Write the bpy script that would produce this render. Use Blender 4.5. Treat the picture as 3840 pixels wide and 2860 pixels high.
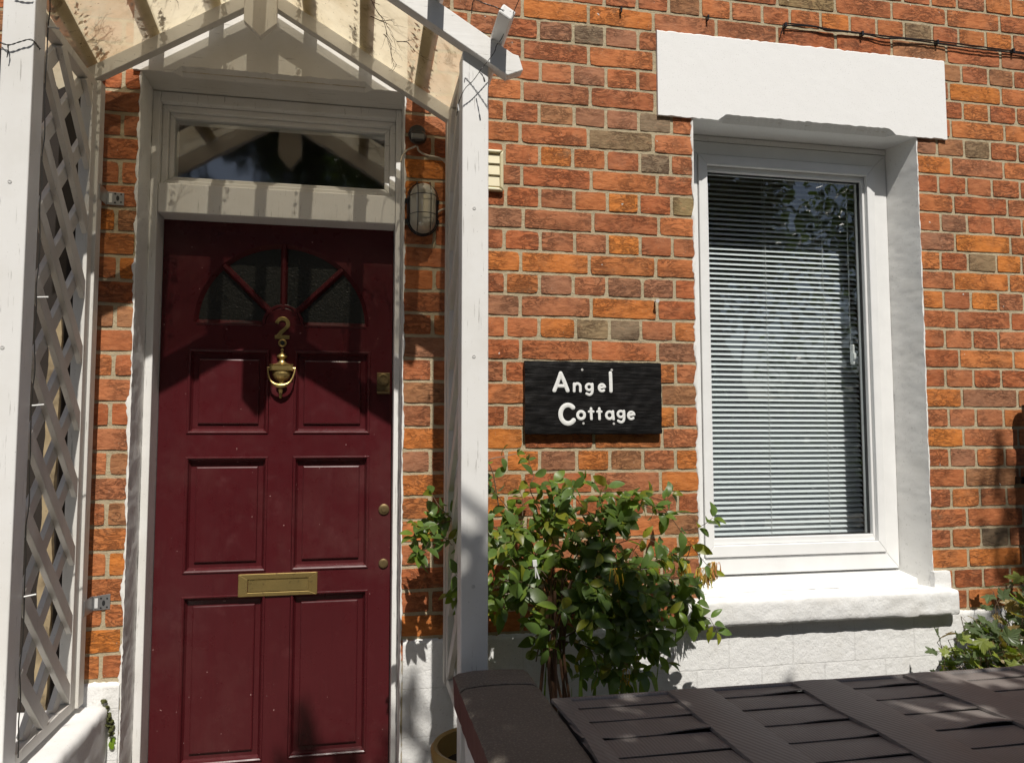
import bpy, bmesh, math, random
from math import sin, cos, pi, radians, sqrt
from mathutils import Vector, Matrix, noise

for o in list(bpy.data.objects): bpy.data.objects.remove(o)
SC = bpy.context.scene
COL = SC.collection

# ------------------------------------------------------------------ camera
cam_d = bpy.data.cameras.new('camera'); cam = bpy.data.objects.new('camera', cam_d); COL.objects.link(cam)
cam.location = (-1.76696, -2.54436, 1.54659)
cam.rotation_euler = (1.640492, 0.001141, -0.198597)
cam_d.sensor_fit = 'HORIZONTAL'; cam_d.sensor_width = 36; cam_d.lens = 36*2900/3840
cam_d.clip_start = 0.05; cam_d.clip_end = 2000
SC.camera = cam
# ------------------------------------------------------------------ world, sun, exposure
SUNV = Vector((0.04, -1.0, 1.35)).normalized()          # towards the sun
w = bpy.data.worlds.new('World'); SC.world = w; w.use_nodes = True
nt = w.node_tree; nt.nodes.clear()
sky = nt.nodes.new('ShaderNodeTexSky'); sky.sky_type = 'NISHITA'; sky.sun_disc = False
sky.sun_elevation = math.asin(SUNV.z); sky.sun_rotation = math.atan2(SUNV.x, SUNV.y)
sky.dust_density = 1.6; sky.air_density = 1.0
bg = nt.nodes.new('ShaderNodeBackground'); bg.inputs['Strength'].default_value = 0.070
wo = nt.nodes.new('ShaderNodeOutputWorld')
nt.links.new(sky.outputs[0], bg.inputs[0]); nt.links.new(bg.outputs[0], wo.inputs[0])
sd = bpy.data.lights.new('sun', 'SUN'); sd.energy = 4.6; sd.angle = radians(0.53); sd.color = (1.0, 0.955, 0.88)
sun = bpy.data.objects.new('sun', sd); COL.objects.link(sun)
sun.rotation_euler = (-SUNV).to_track_quat('-Z', 'Y').to_euler(); sun.location = (0, -6, 9)
SC.view_settings.view_transform = 'Standard'; SC.view_settings.look = 'None'
SC.view_settings.exposure = 0.0; SC.view_settings.gamma = 1.0

# ------------------------------------------------------------------ materials
def srgb(r, g, b):
    f = lambda c: (c/255/12.92) if c <= 10 else ((c/255+.055)/1.055)**2.4
    return (f(r), f(g), f(b))
class NT:
    def __init__(s, name):
        s.m = bpy.data.materials.new(name); s.m.use_nodes = True; s.t = s.m.node_tree; s.t.nodes.clear()
        s.out = s.n('ShaderNodeOutputMaterial')
        s.tc = s.n('ShaderNodeTexCoord').outputs['Object']
    def n(s, t, **k):
        nd = s.t.nodes.new(t)
        for a, b in k.items(): setattr(nd, a, b)
        return nd
    def l(s, a, b): s.t.links.new(a, b)
    def mapv(s, scale, rot=(0, 0, 0)):
        m = s.n('ShaderNodeMapping'); m.inputs['Scale'].default_value = scale; m.inputs['Rotation'].default_value = rot
        s.l(s.tc, m.inputs[0]); return m.outputs[0]
    def noise(s, sc, det=4, rough=.55, vec=None, dist=0):
        nd = s.n('ShaderNodeTexNoise'); nd.inputs['Scale'].default_value = sc; nd.inputs['Detail'].default_value = det
        nd.inputs['Roughness'].default_value = rough; nd.inputs['Distortion'].default_value = dist
        s.l(vec or s.tc, nd.inputs['Vector']); return nd.outputs['Fac']
    def ramp(s, f, stops):
        nd = s.n('ShaderNodeValToRGB'); e = nd.color_ramp.elements
        while len(e) < len(stops): e.new(.5)
        for i, (p, c) in enumerate(stops):
            e[i].position = p; e[i].color = (c, c, c, 1) if isinstance(c, (int, float)) else (*c, 1)
        s.l(f, nd.inputs[0]); return nd.outputs[0]
    def mix(s, f, a, b, mode='MIX'):
        nd = s.n('ShaderNodeMix', data_type='RGBA', blend_type=mode)
        for sock, v in ((nd.inputs[0], f), (nd.inputs[6], a), (nd.inputs[7], b)):
            if isinstance(v, (int, float)): sock.default_value = v if sock == nd.inputs[0] else (v, v, v, 1)
            elif isinstance(v, tuple): sock.default_value = (*v, 1)
            else: s.l(v, sock)
        return nd.outputs[2]
    def math(s, op, a, b=0.0):
        nd = s.n('ShaderNodeMath', operation=op)
        for sock, v in ((nd.inputs[0], a), (nd.inputs[1], b)):
            if isinstance(v, (int, float)): sock.default_value = v
            else: s.l(v, sock)
        return nd.outputs[0]
    def bump(s, h, strength=.5, dist=.002, prev=None):
        nd = s.n('ShaderNodeBump'); nd.inputs['Strength'].default_value = strength; nd.inputs['Distance'].default_value = dist
        s.l(h, nd.inputs['Height'])
        if prev is not None: s.l(prev, nd.inputs['Normal'])
        return nd.outputs[0]
    def pbr(s, col, rough=.5, nrm=None, metal=0.0, spec=None):
        p = s.n('ShaderNodeBsdfPrincipled')
        if isinstance(col, tuple): p.inputs['Base Color'].default_value = (*col, 1)
        else: s.l(col, p.inputs['Base Color'])
        if isinstance(rough, (int, float)): p.inputs['Roughness'].default_value = rough
        else: s.l(rough, p.inputs['Roughness'])
        p.inputs['Metallic'].default_value = metal
        if spec is not None: p.inputs['Specular IOR Level'].default_value = spec
        if nrm is not None: s.l(nrm, p.inputs['Normal'])
        return p.outputs[0]
    def done(s, sh): s.l(sh, s.out.inputs[0]); return s.m

def mat_plain(name, col, rough=.5, metal=0.0, bump=0, bs=60, spec=None):
    t = NT(name); nrm = t.bump(t.noise(bs, 5), bump, .002) if bump else None
    n = t.noise(9, 3); c = t.mix(n, tuple(x*.88 for x in col), tuple(min(1, x*1.08) for x in col))
    return t.done(t.pbr(c, rough, nrm, metal, spec))

def mat_wood_paint(name, along='z', col=(.79, .78, .76), dirt=.35, rough=.42):
    """old white gloss on timber: grain lines, fine cracks and grime"""
    t = NT(name)
    sc = {'z': (40, 40, 2.2), 'x': (2.2, 40, 40), 'y': (40, 2.2, 40)}[along]
    v = t.mapv(sc)
    g = t.noise(2.2, 5, .6, v, .3)
    cr = t.ramp(t.noise(3.5, 6, .65, v), [(.335, 0), (.375, 1)])
    big = t.noise(5, 4); sp = t.ramp(t.noise(160, 2, .5), [(.70, 0), (.76, 1)])
    c = t.mix(t.math('MULTIPLY', t.ramp(big, [(.45, 0), (.8, 1)]), dirt), col, (.50, .46, .38))
    c = t.mix(t.math('MULTIPLY', t.math('SUBTRACT', 1.0, cr), .65), c, (.30, .28, .25))
    c = t.mix(t.math('MULTIPLY', sp, .35), c, (.16, .14, .12))
    h = t.bump(g, .25, .0015); h = t.bump(cr, .35, .001, h); h = t.bump(t.noise(30, 4), .12, .002, h)
    return t.done(t.pbr(c, rough, h))

def mat_render(name, col=(.80, .795, .78), sc=90, strength=.9, dirt=.25, rough=.75, dc=(.42, .37, .28), pc=(.40, .38, .34)):
    """rough masonry paint"""
    t = NT(name)
    n1 = t.noise(sc, 5, .65); n2 = t.noise(sc*.28, 4, .6); n3 = t.noise(6, 5, .6)
    pit = t.ramp(t.noise(sc*1.6, 2, .5), [(.30, 0), (.36, 1)])
    c = t.mix(t.math('MULTIPLY', t.ramp(n3, [(.5, 0), (.85, 1)]), dirt), col, dc)
    c = t.mix(t.math('MULTIPLY', t.math('SUBTRACT', 1.0, pit), .3), c, pc)
    h = t.bump(n2, strength*.6, .003)
    if name == 'white_painted_blocks':
        bk = t.n('ShaderNodeTexBrick'); bk.inputs['Scale'].default_value = 1; bk.inputs['Brick Width'].default_value = .2436; bk.inputs['Row Height'].default_value = .149
        bk.inputs['Mortar Size'].default_value = .0022; bk.inputs['Mortar Smooth'].default_value = .25; bk.inputs['Color1'].default_value = bk.inputs['Color2'].default_value = (1, 1, 1, 1); bk.inputs['Mortar'].default_value = (0, 0, 0, 1)
        dv = t.n('ShaderNodeVectorMath', operation='ADD'); t.l(t.mapv((1, 1, 1), (-pi/2, 0, 0)), dv.inputs[0]); dn = t.n('ShaderNodeTexNoise'); dn.inputs['Scale'].default_value = 30; t.l(t.tc, dn.inputs[0])
        ds = t.n('ShaderNodeVectorMath', operation='SCALE'); ds.inputs['Scale'].default_value = .006; t.l(dn.outputs['Color'], ds.inputs[0]); t.l(ds.outputs[0], dv.inputs[1]); t.l(dv.outputs[0], bk.inputs[0])
        h = t.bump(bk.outputs['Color'], .7, .0025, h); c = t.mix(t.math('MULTIPLY', bk.outputs['Fac'], .14), c, (.45, .43, .38)); h = t.bump(n1, strength, .0035, h); h = t.bump(pit, strength*.4, .002, h)
    return t.done(t.pbr(c, rough, h))

M = {}
M['paint'] = mat_wood_paint('white_gloss_paint', 'z')
M['paint_x'] = mat_wood_paint('white_gloss_paint_level', 'x')
M['paint_y'] = mat_wood_paint('white_gloss_paint_deep', 'y')
M['paint_old'] = mat_wood_paint('grimy_white_paint', 'z', (.66, .64, .60), .6, .5)
M['paint_old_x'] = mat_wood_paint('grimy_white_paint_level', 'x', (.68, .66, .62), .6, .5)
M['render'] = mat_render('white_masonry_paint')
M['blocks'] = mat_render('white_painted_blocks', sc=110, strength=.7, dirt=.3)
M['stone'] = mat_render('white_painted_stone', (.82, .815, .80), 150, .30, .05, .75, (.42, .37, .28), (.25, .24, .21))
M['sillstone'] = mat_render('white_painted_sill_stone', (.80, .795, .78), 120, 2.2, .35)
M['plaster'] = mat_render('white_painted_plaster', (.81, .80, .77), 60, .6, .25)
M['upvc'] = mat_plain('white_upvc', (.80, .80, .79), .28)
M['gasket'] = mat_plain('black_rubber', (.02, .02, .02), .5)
M['brass'] = None
M['black'] = mat_plain('black_plastic', (.012, .012, .013), .28)
M['wire'] = mat_plain('dark_green_black_wire', (.02, .018, .015), .45)
M['clip'] = mat_plain('white_plastic_clip', (.7, .7, .68), .4)
M['cable'] = mat_plain('cream_cable_sheath', (.52, .46, .36), .4)
M['vent'] = mat_plain('cream_vent_plastic', (.66, .59, .38), .35)
M['steel'] = mat_plain('galvanised_steel', (.42, .42, .42), .42, .85, .15, 90)
M['pot'] = mat_plain('mustard_glazed_clay', (.38, .25, .08), .35, 0, .2, 20)
M['soil'] = mat_plain('dark_soil', (.03, .022, .015), .9, 0, 1, 60)
M['screw'] = mat_plain('painted_screw', (.55, .54, .52), .4)
M['cane'] = mat_plain('dry_brown_stem', (.12, .06, .032), .6, 0, .4, 90)
M['stem'] = mat_plain('reddish_green_stem', (.13, .085, .05), .5)
M['bark'] = mat_plain('dark_bark', (.08, .06, .045), .85, 0, 1, 25)
M['twig'] = mat_plain('dry_twig', (.10, .07, .05), .7)
M['dark'] = mat_plain('dim_room_wall', (.33, .28, .23), .8)
M['carpet'] = mat_plain('room_floor', (.10, .08, .06), .9)

t = NT('aged_brass')
n = t.noise(14, 5, .6); n2 = t.noise(70, 3)
c = t.mix(n, (.30, .20, .065), (.62, .47, .19)); c = t.mix(t.ramp(n2, [(.6, 0), (.75, 1)]), c, (.22, .15, .07))
M['brass'] = t.done(t.pbr(c, t.ramp(n, [(.3, .42), (.7, .26)]), t.bump(n2, .12, .001), .82))

t = NT('old_brick_and_mortar')
at = t.n('ShaderNodeAttribute', attribute_name='bcol').outputs['Color']
v = t.mapv((1, 1, 2.6)); g = t.noise(26, 6, .65, v, .4); patch = t.noise(11, 4, .6)
crk = t.ramp(t.noise(15, 6, .72, v, 1.2), [(.455, 1), (.49, 0), (.51, 0), (.545, 1)])
msk = t.ramp(t.noise(7, 3), [(.42, 0), (.56, 1)])
c = t.mix(t.ramp(patch, [(.48, 0), (.78, .38)]), at, (.20, .125, .085))
c = t.mix(t.ramp(g, [(.32, .60), (.56, 0)]), c, (.48, .36, .29), 'MULTIPLY')
c = t.mix(t.ramp(g, [(.52, 0), (.8, .35)]), c, (.56, .22, .09))
cm = t.math('MULTIPLY', t.math('SUBTRACT', 1.0, crk), msk)
c = t.mix(t.math('MULTIPLY', cm, .50), c, (.07, .026, .014))
sm = t.ramp(t.noise(7, 5, .7), [(.62, 0), (.74, .4)]); c = t.mix(sm, c, (.40, .26, .15))
sp = t.ramp(t.noise(240, 2), [(.70, 0), (.75, 1)]); c = t.mix(t.math('MULTIPLY', sp, .6), c, (.55, .45, .36))
wsp = t.ramp(t.noise(38, 3, .5), [(.735, 0), (.75, 1)]); c = t.mix(wsp, c, (.66, .60, .53))
h = t.bump(g, .8, .004); h = t.bump(t.noise(120, 4), .5, .0018, h); h = t.bump(t.math('SUBTRACT', 1.0, cm), .7, .003, h)
M['brick'] = t.done(t.pbr(c, .82, h, 0, .25))

t = NT('sandy_lime_mortar')
a = t.noise(420, 3, .7); b = t.noise(14, 4)
c = t.mix(a, (.33, .27, .17), (.66, .56, .385)); c = t.mix(t.ramp(b, [(.5, 0), (.8, .5)]), c, (.27, .23, .15))
M['mortar'] = t.done(t.pbr(c, .95, t.bump(a, .9, .003, t.bump(t.noise(60, 3), .7, .006)), 0, .1))

t = NT('oxblood_gloss_paint')
v = t.mapv((60, 30, 3)); g = t.noise(2.4, 5, .6, v); big = t.noise(3.3, 4)
c = t.mix(big, (.058, .0075, .010), (.082, .0105, .0135)); c = t.mix(t.ramp(g, [(.5, 0), (.75, .35)]), c, (.045, .006, .008)); c = t.mix(t.ramp(t.noise(2.2, 6, .7), [(.52, 0), (.80, .28)]), c, (.16, .085, .075))
sc_ = t.ramp(t.noise(75, 2, .5), [(.765, 0), (.78, 1)]); c = t.mix(t.math('MULTIPLY', sc_, .8), c, (.50, .30, .28))
c = t.mix(t.ramp(t.noise(9, 5, .7), [(.58, 0), (.85, .35)]), c, (.17, .06, .06))
M['door'] = t.done(t.pbr(c, t.ramp(t.noise(18, 4), [(.3, .24), (.7, .40)]), t.bump(t.noise(16, 3), .12, .003, t.bump(g, .10, .001)), 0, .35))

t = NT('dull_dark_brass'); n = t.noise(30, 4); M['brass2'] = t.done(t.pbr(t.mix(n, (.13, .09, .04), (.26, .19, .09)), .5, None, .7))
def mat_glass(name, tint=(.92, .95, .94), mirror=1.0, wavy=0.0, haze=0.0, hcol=(.3, .3, .3)):
    t = NT(name)
    tr = t.n('ShaderNodeBsdfTransparent'); tr.inputs[0].default_value = (*tint, 1)
    gl = t.n('ShaderNodeBsdfGlossy'); gl.inputs['Roughness'].default_value = .0 if not haze else .05
    gl.inputs[0].default_value = (mirror, mirror, mirror, 1)
    lw = t.n('ShaderNodeLayerWeight'); lw.inputs[0].default_value = .5; fz = t.math('ADD', .15, t.math('MULTIPLY', .9, t.math('POWER', lw.outputs['Facing'], 5.0)))
    if wavy:
        b = t.bump(t.noise(7, 2), wavy, .01); t.l(b, gl.inputs['Normal'])
    mx = t.n('ShaderNodeMixShader'); t.l(fz, mx.inputs[0]); t.l(tr.outputs[0], mx.inputs[1]); t.l(gl.outputs[0], mx.inputs[2])
    sh = mx.outputs[0]
    if haze:
        d = t.n('ShaderNodeBsdfDiffuse'); d.inputs[0].default_value = (*hcol, 1)
        m2 = t.n('ShaderNodeMixShader'); m2.inputs[0].default_value = haze
        t.l(sh, m2.inputs[1]); t.l(d.outputs[0], m2.inputs[2]); sh = m2.outputs[0]
    return t.done(sh)
M['glass'] = mat_glass('window_glass', mirror=1.0, wavy=.06)
M['fanglass'] = mat_glass('old_fanlight_glass', mirror=1.0, wavy=.04, haze=.012)
M['lampglass'] = mat_glass('ribbed_lamp_glass', (.90, .88, .80), 1.0, 0, .46, (.82, .78, .66))
t = NT('obscure_dark_glass')
M['obscure'] = t.done(t.pbr((.010, .010, .008), .36, t.bump(t.noise(150, 3), .8, .002), 0, .6))

t = NT('cloudy_polycarbonate')
n = t.noise(5, 5, .6); n2 = t.ramp(t.noise(90, 2), [(.70, 0), (.75, 1)]); n3 = t.noise(22, 4, .6)
c = t.mix(t.ramp(n, [(.4, 0), (.8, 1)]), (.86, .78, .58), (.60, .49, .30))
c = t.mix(t.ramp(n3, [(.5, 0), (.8, .35)]), c, (.35, .28, .15))
c = t.mix(t.ramp(t.noise(9, 6, .75, None, .8), [(.56, 0), (.70, .75)]), c, (.13, .095, .05))
c = t.mix(t.math('MULTIPLY', n2, .8), c, (.05, .04, .03))
tl = t.n('ShaderNodeBsdfTranslucent'); t.l(c, tl.inputs[0])
df = t.n('ShaderNodeBsdfDiffuse'); t.l(c, df.inputs[0])
tp = t.n('ShaderNodeBsdfTransparent'); tp.inputs[0].default_value = (.95, .88, .72, 1)
m1 = t.n('ShaderNodeMixShader'); m1.inputs[0].default_value = .18; t.l(tl.outputs[0], m1.inputs[1]); t.l(df.outputs[0], m1.inputs[2])
m2 = t.n('ShaderNodeMixShader'); m2.inputs[0].default_value = .25; t.l(m1.outputs[0], m2.inputs[1]); t.l(tp.outputs[0], m2.inputs[2])
gl = t.n('ShaderNodeBsdfGlossy'); gl.inputs['Roughness'].default_value = .18
m3 = t.n('ShaderNodeMixShader'); m3.inputs[0].default_value = .04; t.l(m2.outputs[0], m3.inputs[1]); t.l(gl.outputs[0], m3.inputs[2])
M['poly'] = t.done(m3.outputs[0])

def mat_leaf(name, top, under, trans=.35, rough=.38):
    t = NT(name)
    at = t.n('ShaderNodeAttribute', attribute_name='lcol').outputs['Color']
    c1 = t.mix(1.0, at, top, 'MULTIPLY'); c2 = t.mix(1.0, at, under, 'MULTIPLY')
    bf = t.n('ShaderNodeNewGeometry').outputs['Backfacing']
    c = t.mix(bf, c1, c2); c = t.mix(t.ramp(t.noise(60, 3), [(.4, 0), (.8, .35)]), c, (.05, .06, .02))
    p = t.pbr(c, rough, t.bump(t.noise(70, 2), .15, .002), 0, .4)
    tl = t.n('ShaderNodeBsdfTranslucent'); cc = t.mix(1.0, c, (1.5, 1.7, .6), 'MULTIPLY'); t.l(cc, tl.inputs[0])
    mx = t.n('ShaderNodeMixShader'); mx.inputs[0].default_value = trans; t.l(p, mx.inputs[1]); t.l(tl.outputs[0], mx.inputs[2])
    return t.done(mx.outputs[0])
M['leaf'] = mat_leaf('honeysuckle_leaf', (.125, .19, .040), (.19, .26, .12), .36)
M['leaf2'] = mat_leaf('lobed_leaf', (.14, .17, .045), (.16, .19, .09))
M['treeleaf'] = mat_leaf('tree_leaf', (.055, .095, .022), (.08, .12, .04), .25)
M['petal'] = mat_leaf('honeysuckle_petal', (.62, .47, .13), (.58, .45, .18), .4, .6)
M['moss'] = mat_plain('moss', (.07, .075, .02), .95, 0, 1, 80)

t = NT('dark_brown_synthetic_weave')
v = t.mapv((1, 1, 1)); wv = t.n('ShaderNodeTexWave', wave_type='BANDS', bands_direction='X'); wv.inputs['Scale'].default_value = 42
wv.inputs['Distortion'].default_value = .4; t.l(t.tc, wv.inputs[0])
n = t.noise(8, 4); d = t.ramp(t.noise(130, 3), [(.62, 0), (.75, 1)])
c = t.mix(n, (.165, .146, .136), (.215, .190, .178)); c = t.mix(t.math('MULTIPLY', d, .35), c, (.17, .15, .12))
c = t.mix(t.math('MULTIPLY', wv.outputs[0], .3), c, (.27, .24, .225))
M['weave'] = t.done(t.pbr(c, .55, t.bump(wv.outputs[0], .45, .0012, t.bump(t.noise(12, 3), .3, .006)), 0, .4))
t = NT('weathered_grey_coping')
a = t.noise(200, 4, .7); b = t.noise(7, 5)
c = t.mix(b, (.125, .104, .085), (.195, .165, .135)); c = t.mix(t.ramp(a, [(.50, 0), (.68, .75)]), c, (.30, .27, .22))
M['coping'] = t.done(t.pbr(c, .75, t.bump(a, 1.0, .004, t.bump(t.noise(40, 4), .4, .004)), 0, .4))
M['copingside'] = mat_plain('dark_red_masonry_paint', (.10, .025, .022), .6, 0, 1, 50)
t = NT('black_board_paint')
v = t.mapv((4, 30, 60)); g = t.noise(3, 6, .6, v, .5)
c = t.mix(t.ramp(g, [(.45, 0), (.8, 1)]), (.004, .0035, .0035), (.014, .012, .011))
M['board'] = t.done(t.pbr(c, t.ramp(g, [(.3, .38), (.7, .6)]), t.bump(g, .5, .003), 0, .25))
M['letter'] = mat_plain('white_letter_paint', (.80, .80, .78), .5, 0, .5, 70)
t = NT('aluminium_blind_slat')
ps = t.pbr((.84, .87, .90), .35); tl = t.n('ShaderNodeBsdfTranslucent'); tl.inputs[0].default_value = (.75, .78, .8, 1); mx = t.n('ShaderNodeMixShader'); mx.inputs[0].default_value = .12; t.l(ps, mx.inputs[1]); t.l(tl.outputs[0], mx.inputs[2]); M['slat'] = t.done(mx.outputs[0])
M['cord'] = mat_plain('blind_cord', (.7, .7, .68), .8)
t = NT('paving')
br = t.n('ShaderNodeTexBrick'); br.inputs['Scale'].default_value = 1.0; br.inputs['Brick Width'].default_value = .6; br.inputs['Row Height'].default_value = .45
br.inputs['Mortar Size'].default_value = .008; br.inputs['Color1'].default_value = (.24, .215, .18, 1); br.inputs['Color2'].default_value = (.20, .18, .15, 1)
br.inputs['Mortar'].default_value = (.12, .10, .08, 1); t.l(t.tc, br.inputs[0])
M['paving'] = t.done(t.pbr(t.mix(t.ramp(t.noise(30, 5), [(.4, 0), (.8, .5)]), br.outputs[0], (.2, .19, .15)), .85, t.bump(t.noise(80, 4), .5, .003)))
M['fence'] = mat_plain('dark_stained_fence', (.06, .045, .03), .8, 0, .5, 40)

# ------------------------------------------------------------------ mesh helpers
rnd = random.Random(7)
def nz(x, y, z, s=1.0): return noise.noise(Vector((x*s, y*s, z*s)))
def link(name, me, mat, parent=None):
    o = bpy.data.objects.new(name, me); COL.objects.link(o)
    for m in (mat if isinstance(mat, (list, tuple)) else [mat]): me.materials.append(m)
    if parent is not None: o.parent = parent
    return o
def empty(name, label, cat, group=None, kind=None):
    o = bpy.data.objects.new(name, None); COL.objects.link(o); o.empty_display_size = .1
    o['label'] = label; o['category'] = cat
    if group: o['group'] = group
    if kind: o['kind'] = kind
    return o
def tag(o, label, cat, group=None):
    o['label'] = label; o['category'] = cat
    if group: o['group'] = group
    return o
class MB:
    def __init__(s): s.v = []; s.f = []; s.mi = []; s.col = []
    def add(s, vs, fs, mi=0, col=None):
        b = len(s.v); s.v += [tuple(p) for p in vs]
        for f in fs: s.f.append(tuple(i+b for i in f)); s.mi.append(mi); s.col.append(col)
    def box(s, x0, x1, y0, y1, z0, z1, mi=0):
        if x0 > x1: x0, x1 = x1, x0
        if y0 > y1: y0, y1 = y1, y0
        if z0 > z1: z0, z1 = z1, z0
        s.add([(x0,y0,z0),(x1,y0,z0),(x1,y1,z0),(x0,y1,z0),(x0,y0,z1),(x1,y0,z1),(x1,y1,z1),(x0,y1,z1)],
              [(0,3,2,1),(4,5,6,7),(0,1,5,4),(1,2,6,5),(2,3,7,6),(3,0,4,7)], mi)
    def bar(s, p0, p1, wdir, w, t, mi=0):
        """bar from p0 to p1, width w along wdir, thickness t across"""
        p0 = Vector(p0); p1 = Vector(p1); d = (p1-p0).normalized(); a = Vector(wdir); a = (a-d*a.dot(d)).normalized(); b = d.cross(a)
        vs = []
        for p in (p0, p1):
            for i, j in ((-1,-1),(1,-1),(1,1),(-1,1)): vs.append(p+a*(i*w/2)+b*(j*t/2))
        s.add(vs, [(0,3,2,1),(4,5,6,7),(0,1,5,4),(1,2,6,5),(2,3,7,6),(3,0,4,7)], mi)
    def prism(s, poly, y0, y1, mi=0):
        """XZ polygon (counter-clockwise seen from the front) extruded from y0 (front) to y1"""
        n = len(poly)
        vs = [(x, y0, z) for x, z in poly]+[(x, y1, z) for x, z in poly]
        s.add(vs, [tuple(range(n)), tuple(range(2*n-1, n-1, -1))]+[(i, i+n, (i+1)%n+n, (i+1)%n) for i in range(n)], mi)
    def prism3(s, A, B, mi=0):
        n = len(A); s.add(list(A)+list(B), [tuple(range(n)), tuple(range(2*n-1, n-1, -1))]+[(i, i+n, (i+1)%n+n, (i+1)%n) for i in range(n)], mi)
    def tube(s, pts, r, n=6, mi=0, col=None, cap=True, flat=(1, 1, 1)):
        P = [Vector(p) for p in pts]; rs = r if isinstance(r, (list, tuple)) else [r]*len(P); b = len(s.v)
        up = Vector((0, 0, 1)); d0 = (P[1]-P[0]).normalized()
        if abs(d0.dot(up)) > .9: up = Vector((1, 0, 0))
        a = d0.cross(up).normalized(); vs = []
        for i, p in enumerate(P):
            d = (P[min(i+1, len(P)-1)]-P[max(i-1, 0)]).normalized(); a = (a-d*a.dot(d)).normalized(); c = d.cross(a)
            for k in range(n):
                q = (a*cos(2*pi*k/n)+c*sin(2*pi*k/n))*rs[i]; vs.append(p+Vector((q.x*flat[0], q.y*flat[1], q.z*flat[2])))
        fs = [(i*n+k, i*n+(k+1)%n, (i+1)*n+(k+1)%n, (i+1)*n+k) for i in range(len(P)-1) for k in range(n)]
        if cap: fs += [tuple(range(n-1, -1, -1)), tuple((len(P)-1)*n+k for k in range(n))]
        s.add(vs, fs, mi, col)
    def lathe(s, prof, c, n=24, axis='z', sx=1, sy=1, mi=0):
        """profile of (radius, height); axis z or y (y: height runs towards -y)"""
        c = Vector(c); vs = []
        for r, h in prof:
            for k in range(n):
                a = 2*pi*k/n
                vs.append(c+(Vector((r*cos(a)*sx, r*sin(a)*sy, h)) if axis == 'z' else Vector((r*cos(a)*sx, -h, r*sin(a)*sy))))
        m = len(prof)
        fs = [(i*n+k, i*n+(k+1)%n, (i+1)*n+(k+1)%n, (i+1)*n+k) for i in range(m-1) for k in range(n)]
        fs += [tuple(range(n-1, -1, -1)), tuple((m-1)*n+k for k in range(n))]
        s.add(vs, fs, mi)
    def build(s, name, mat, parent=None, smooth=False, bevel=0, attr=None, seg=2):
        me = bpy.data.meshes.new(name); me.from_pydata(s.v, [], s.f); me.update()
        for p, mi in zip(me.polygons, s.mi): p.material_index = mi; p.use_smooth = smooth
        if attr:
            ca = me.color_attributes.new(attr, 'FLOAT_COLOR', 'CORNER')
            dat = []
            for p, c in zip(me.polygons, s.col):
                dat += list((*(c or (1, 1, 1)), 1.0))*len(p.vertices)
            ca.data.foreach_set('color', dat)
        o = link(name, me, mat, parent)
        if smooth: me.set_sharp_from_angle(angle=radians(48))
        if bevel:
            bm = bmesh.new(); bm.from_mesh(me); bmesh.ops.recalc_face_normals(bm, faces=bm.faces); bm.to_mesh(me); bm.free()
            md = o.modifiers.new('bevel', 'BEVEL'); md.width = bevel; md.segments = seg; md.limit_method = 'ANGLE'; md.angle_limit = radians(35)
        return o
def fixn(o):
    bm = bmesh.new(); bm.from_mesh(o.data); bmesh.ops.recalc_face_normals(bm, faces=bm.faces); bm.to_mesh(o.data); bm.free(); return o
def spline(pts, k=6):
    P = [Vector(p) for p in pts]; out = []
    for i in range(len(P)-1):
        a, b, c, d = P[max(i-1, 0)], P[i], P[i+1], P[min(i+2, len(P)-1)]
        for j in range(k):
            t = j/k; out.append(.5*((2*b)+(c-a)*t+(2*a-5*b+4*c-d)*t*t+(3*b-a-3*c+d)*t**3))
    out.append(P[-1]); return out
def ribbon(mb, path, w, y0, y1, closed=False):
    """flat strip of width w following an XZ path, between y0 (front) and y1, mitred corners"""
    n = len(path); L = []; R = []
    for i, (x, z) in enumerate(path):
        a = path[i-1] if (i or closed) else None; b = path[(i+1)%n] if (i < n-1 or closed) else None
        d1 = Vector((x-a[0], z-a[1])).normalized() if a else None; d2 = Vector((b[0]-x, b[1]-z)).normalized() if b else None
        if d1 is None: d1 = d2
        if d2 is None: d2 = d1
        n1 = Vector((-d1.y, d1.x)); n2 = Vector((-d2.y, d2.x)); m = (n1+n2).normalized(); k = w/2/max(.35, m.dot(n1))
        L.append((x+m.x*k, z+m.y*k)); R.append((x-m.x*k, z-m.y*k))
    vs = [(p[0], y0, p[1]) for p in L]+[(p[0], y0, p[1]) for p in R]+[(p[0], y1, p[1]) for p in L]+[(p[0], y1, p[1]) for p in R]
    fs = []
    for i in range(n if closed else n-1):
        j = (i+1)%n
        fs += [(i, n+i, n+j, j), (i, j, 2*n+j, 2*n+i), (n+i, 3*n+i, 3*n+j, n+j)]
    if not closed: fs += [(0, 2*n, 3*n, n), (n-1, 2*n-1, 4*n-1, 3*n-1)]
    mb.add(vs, fs)
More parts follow.
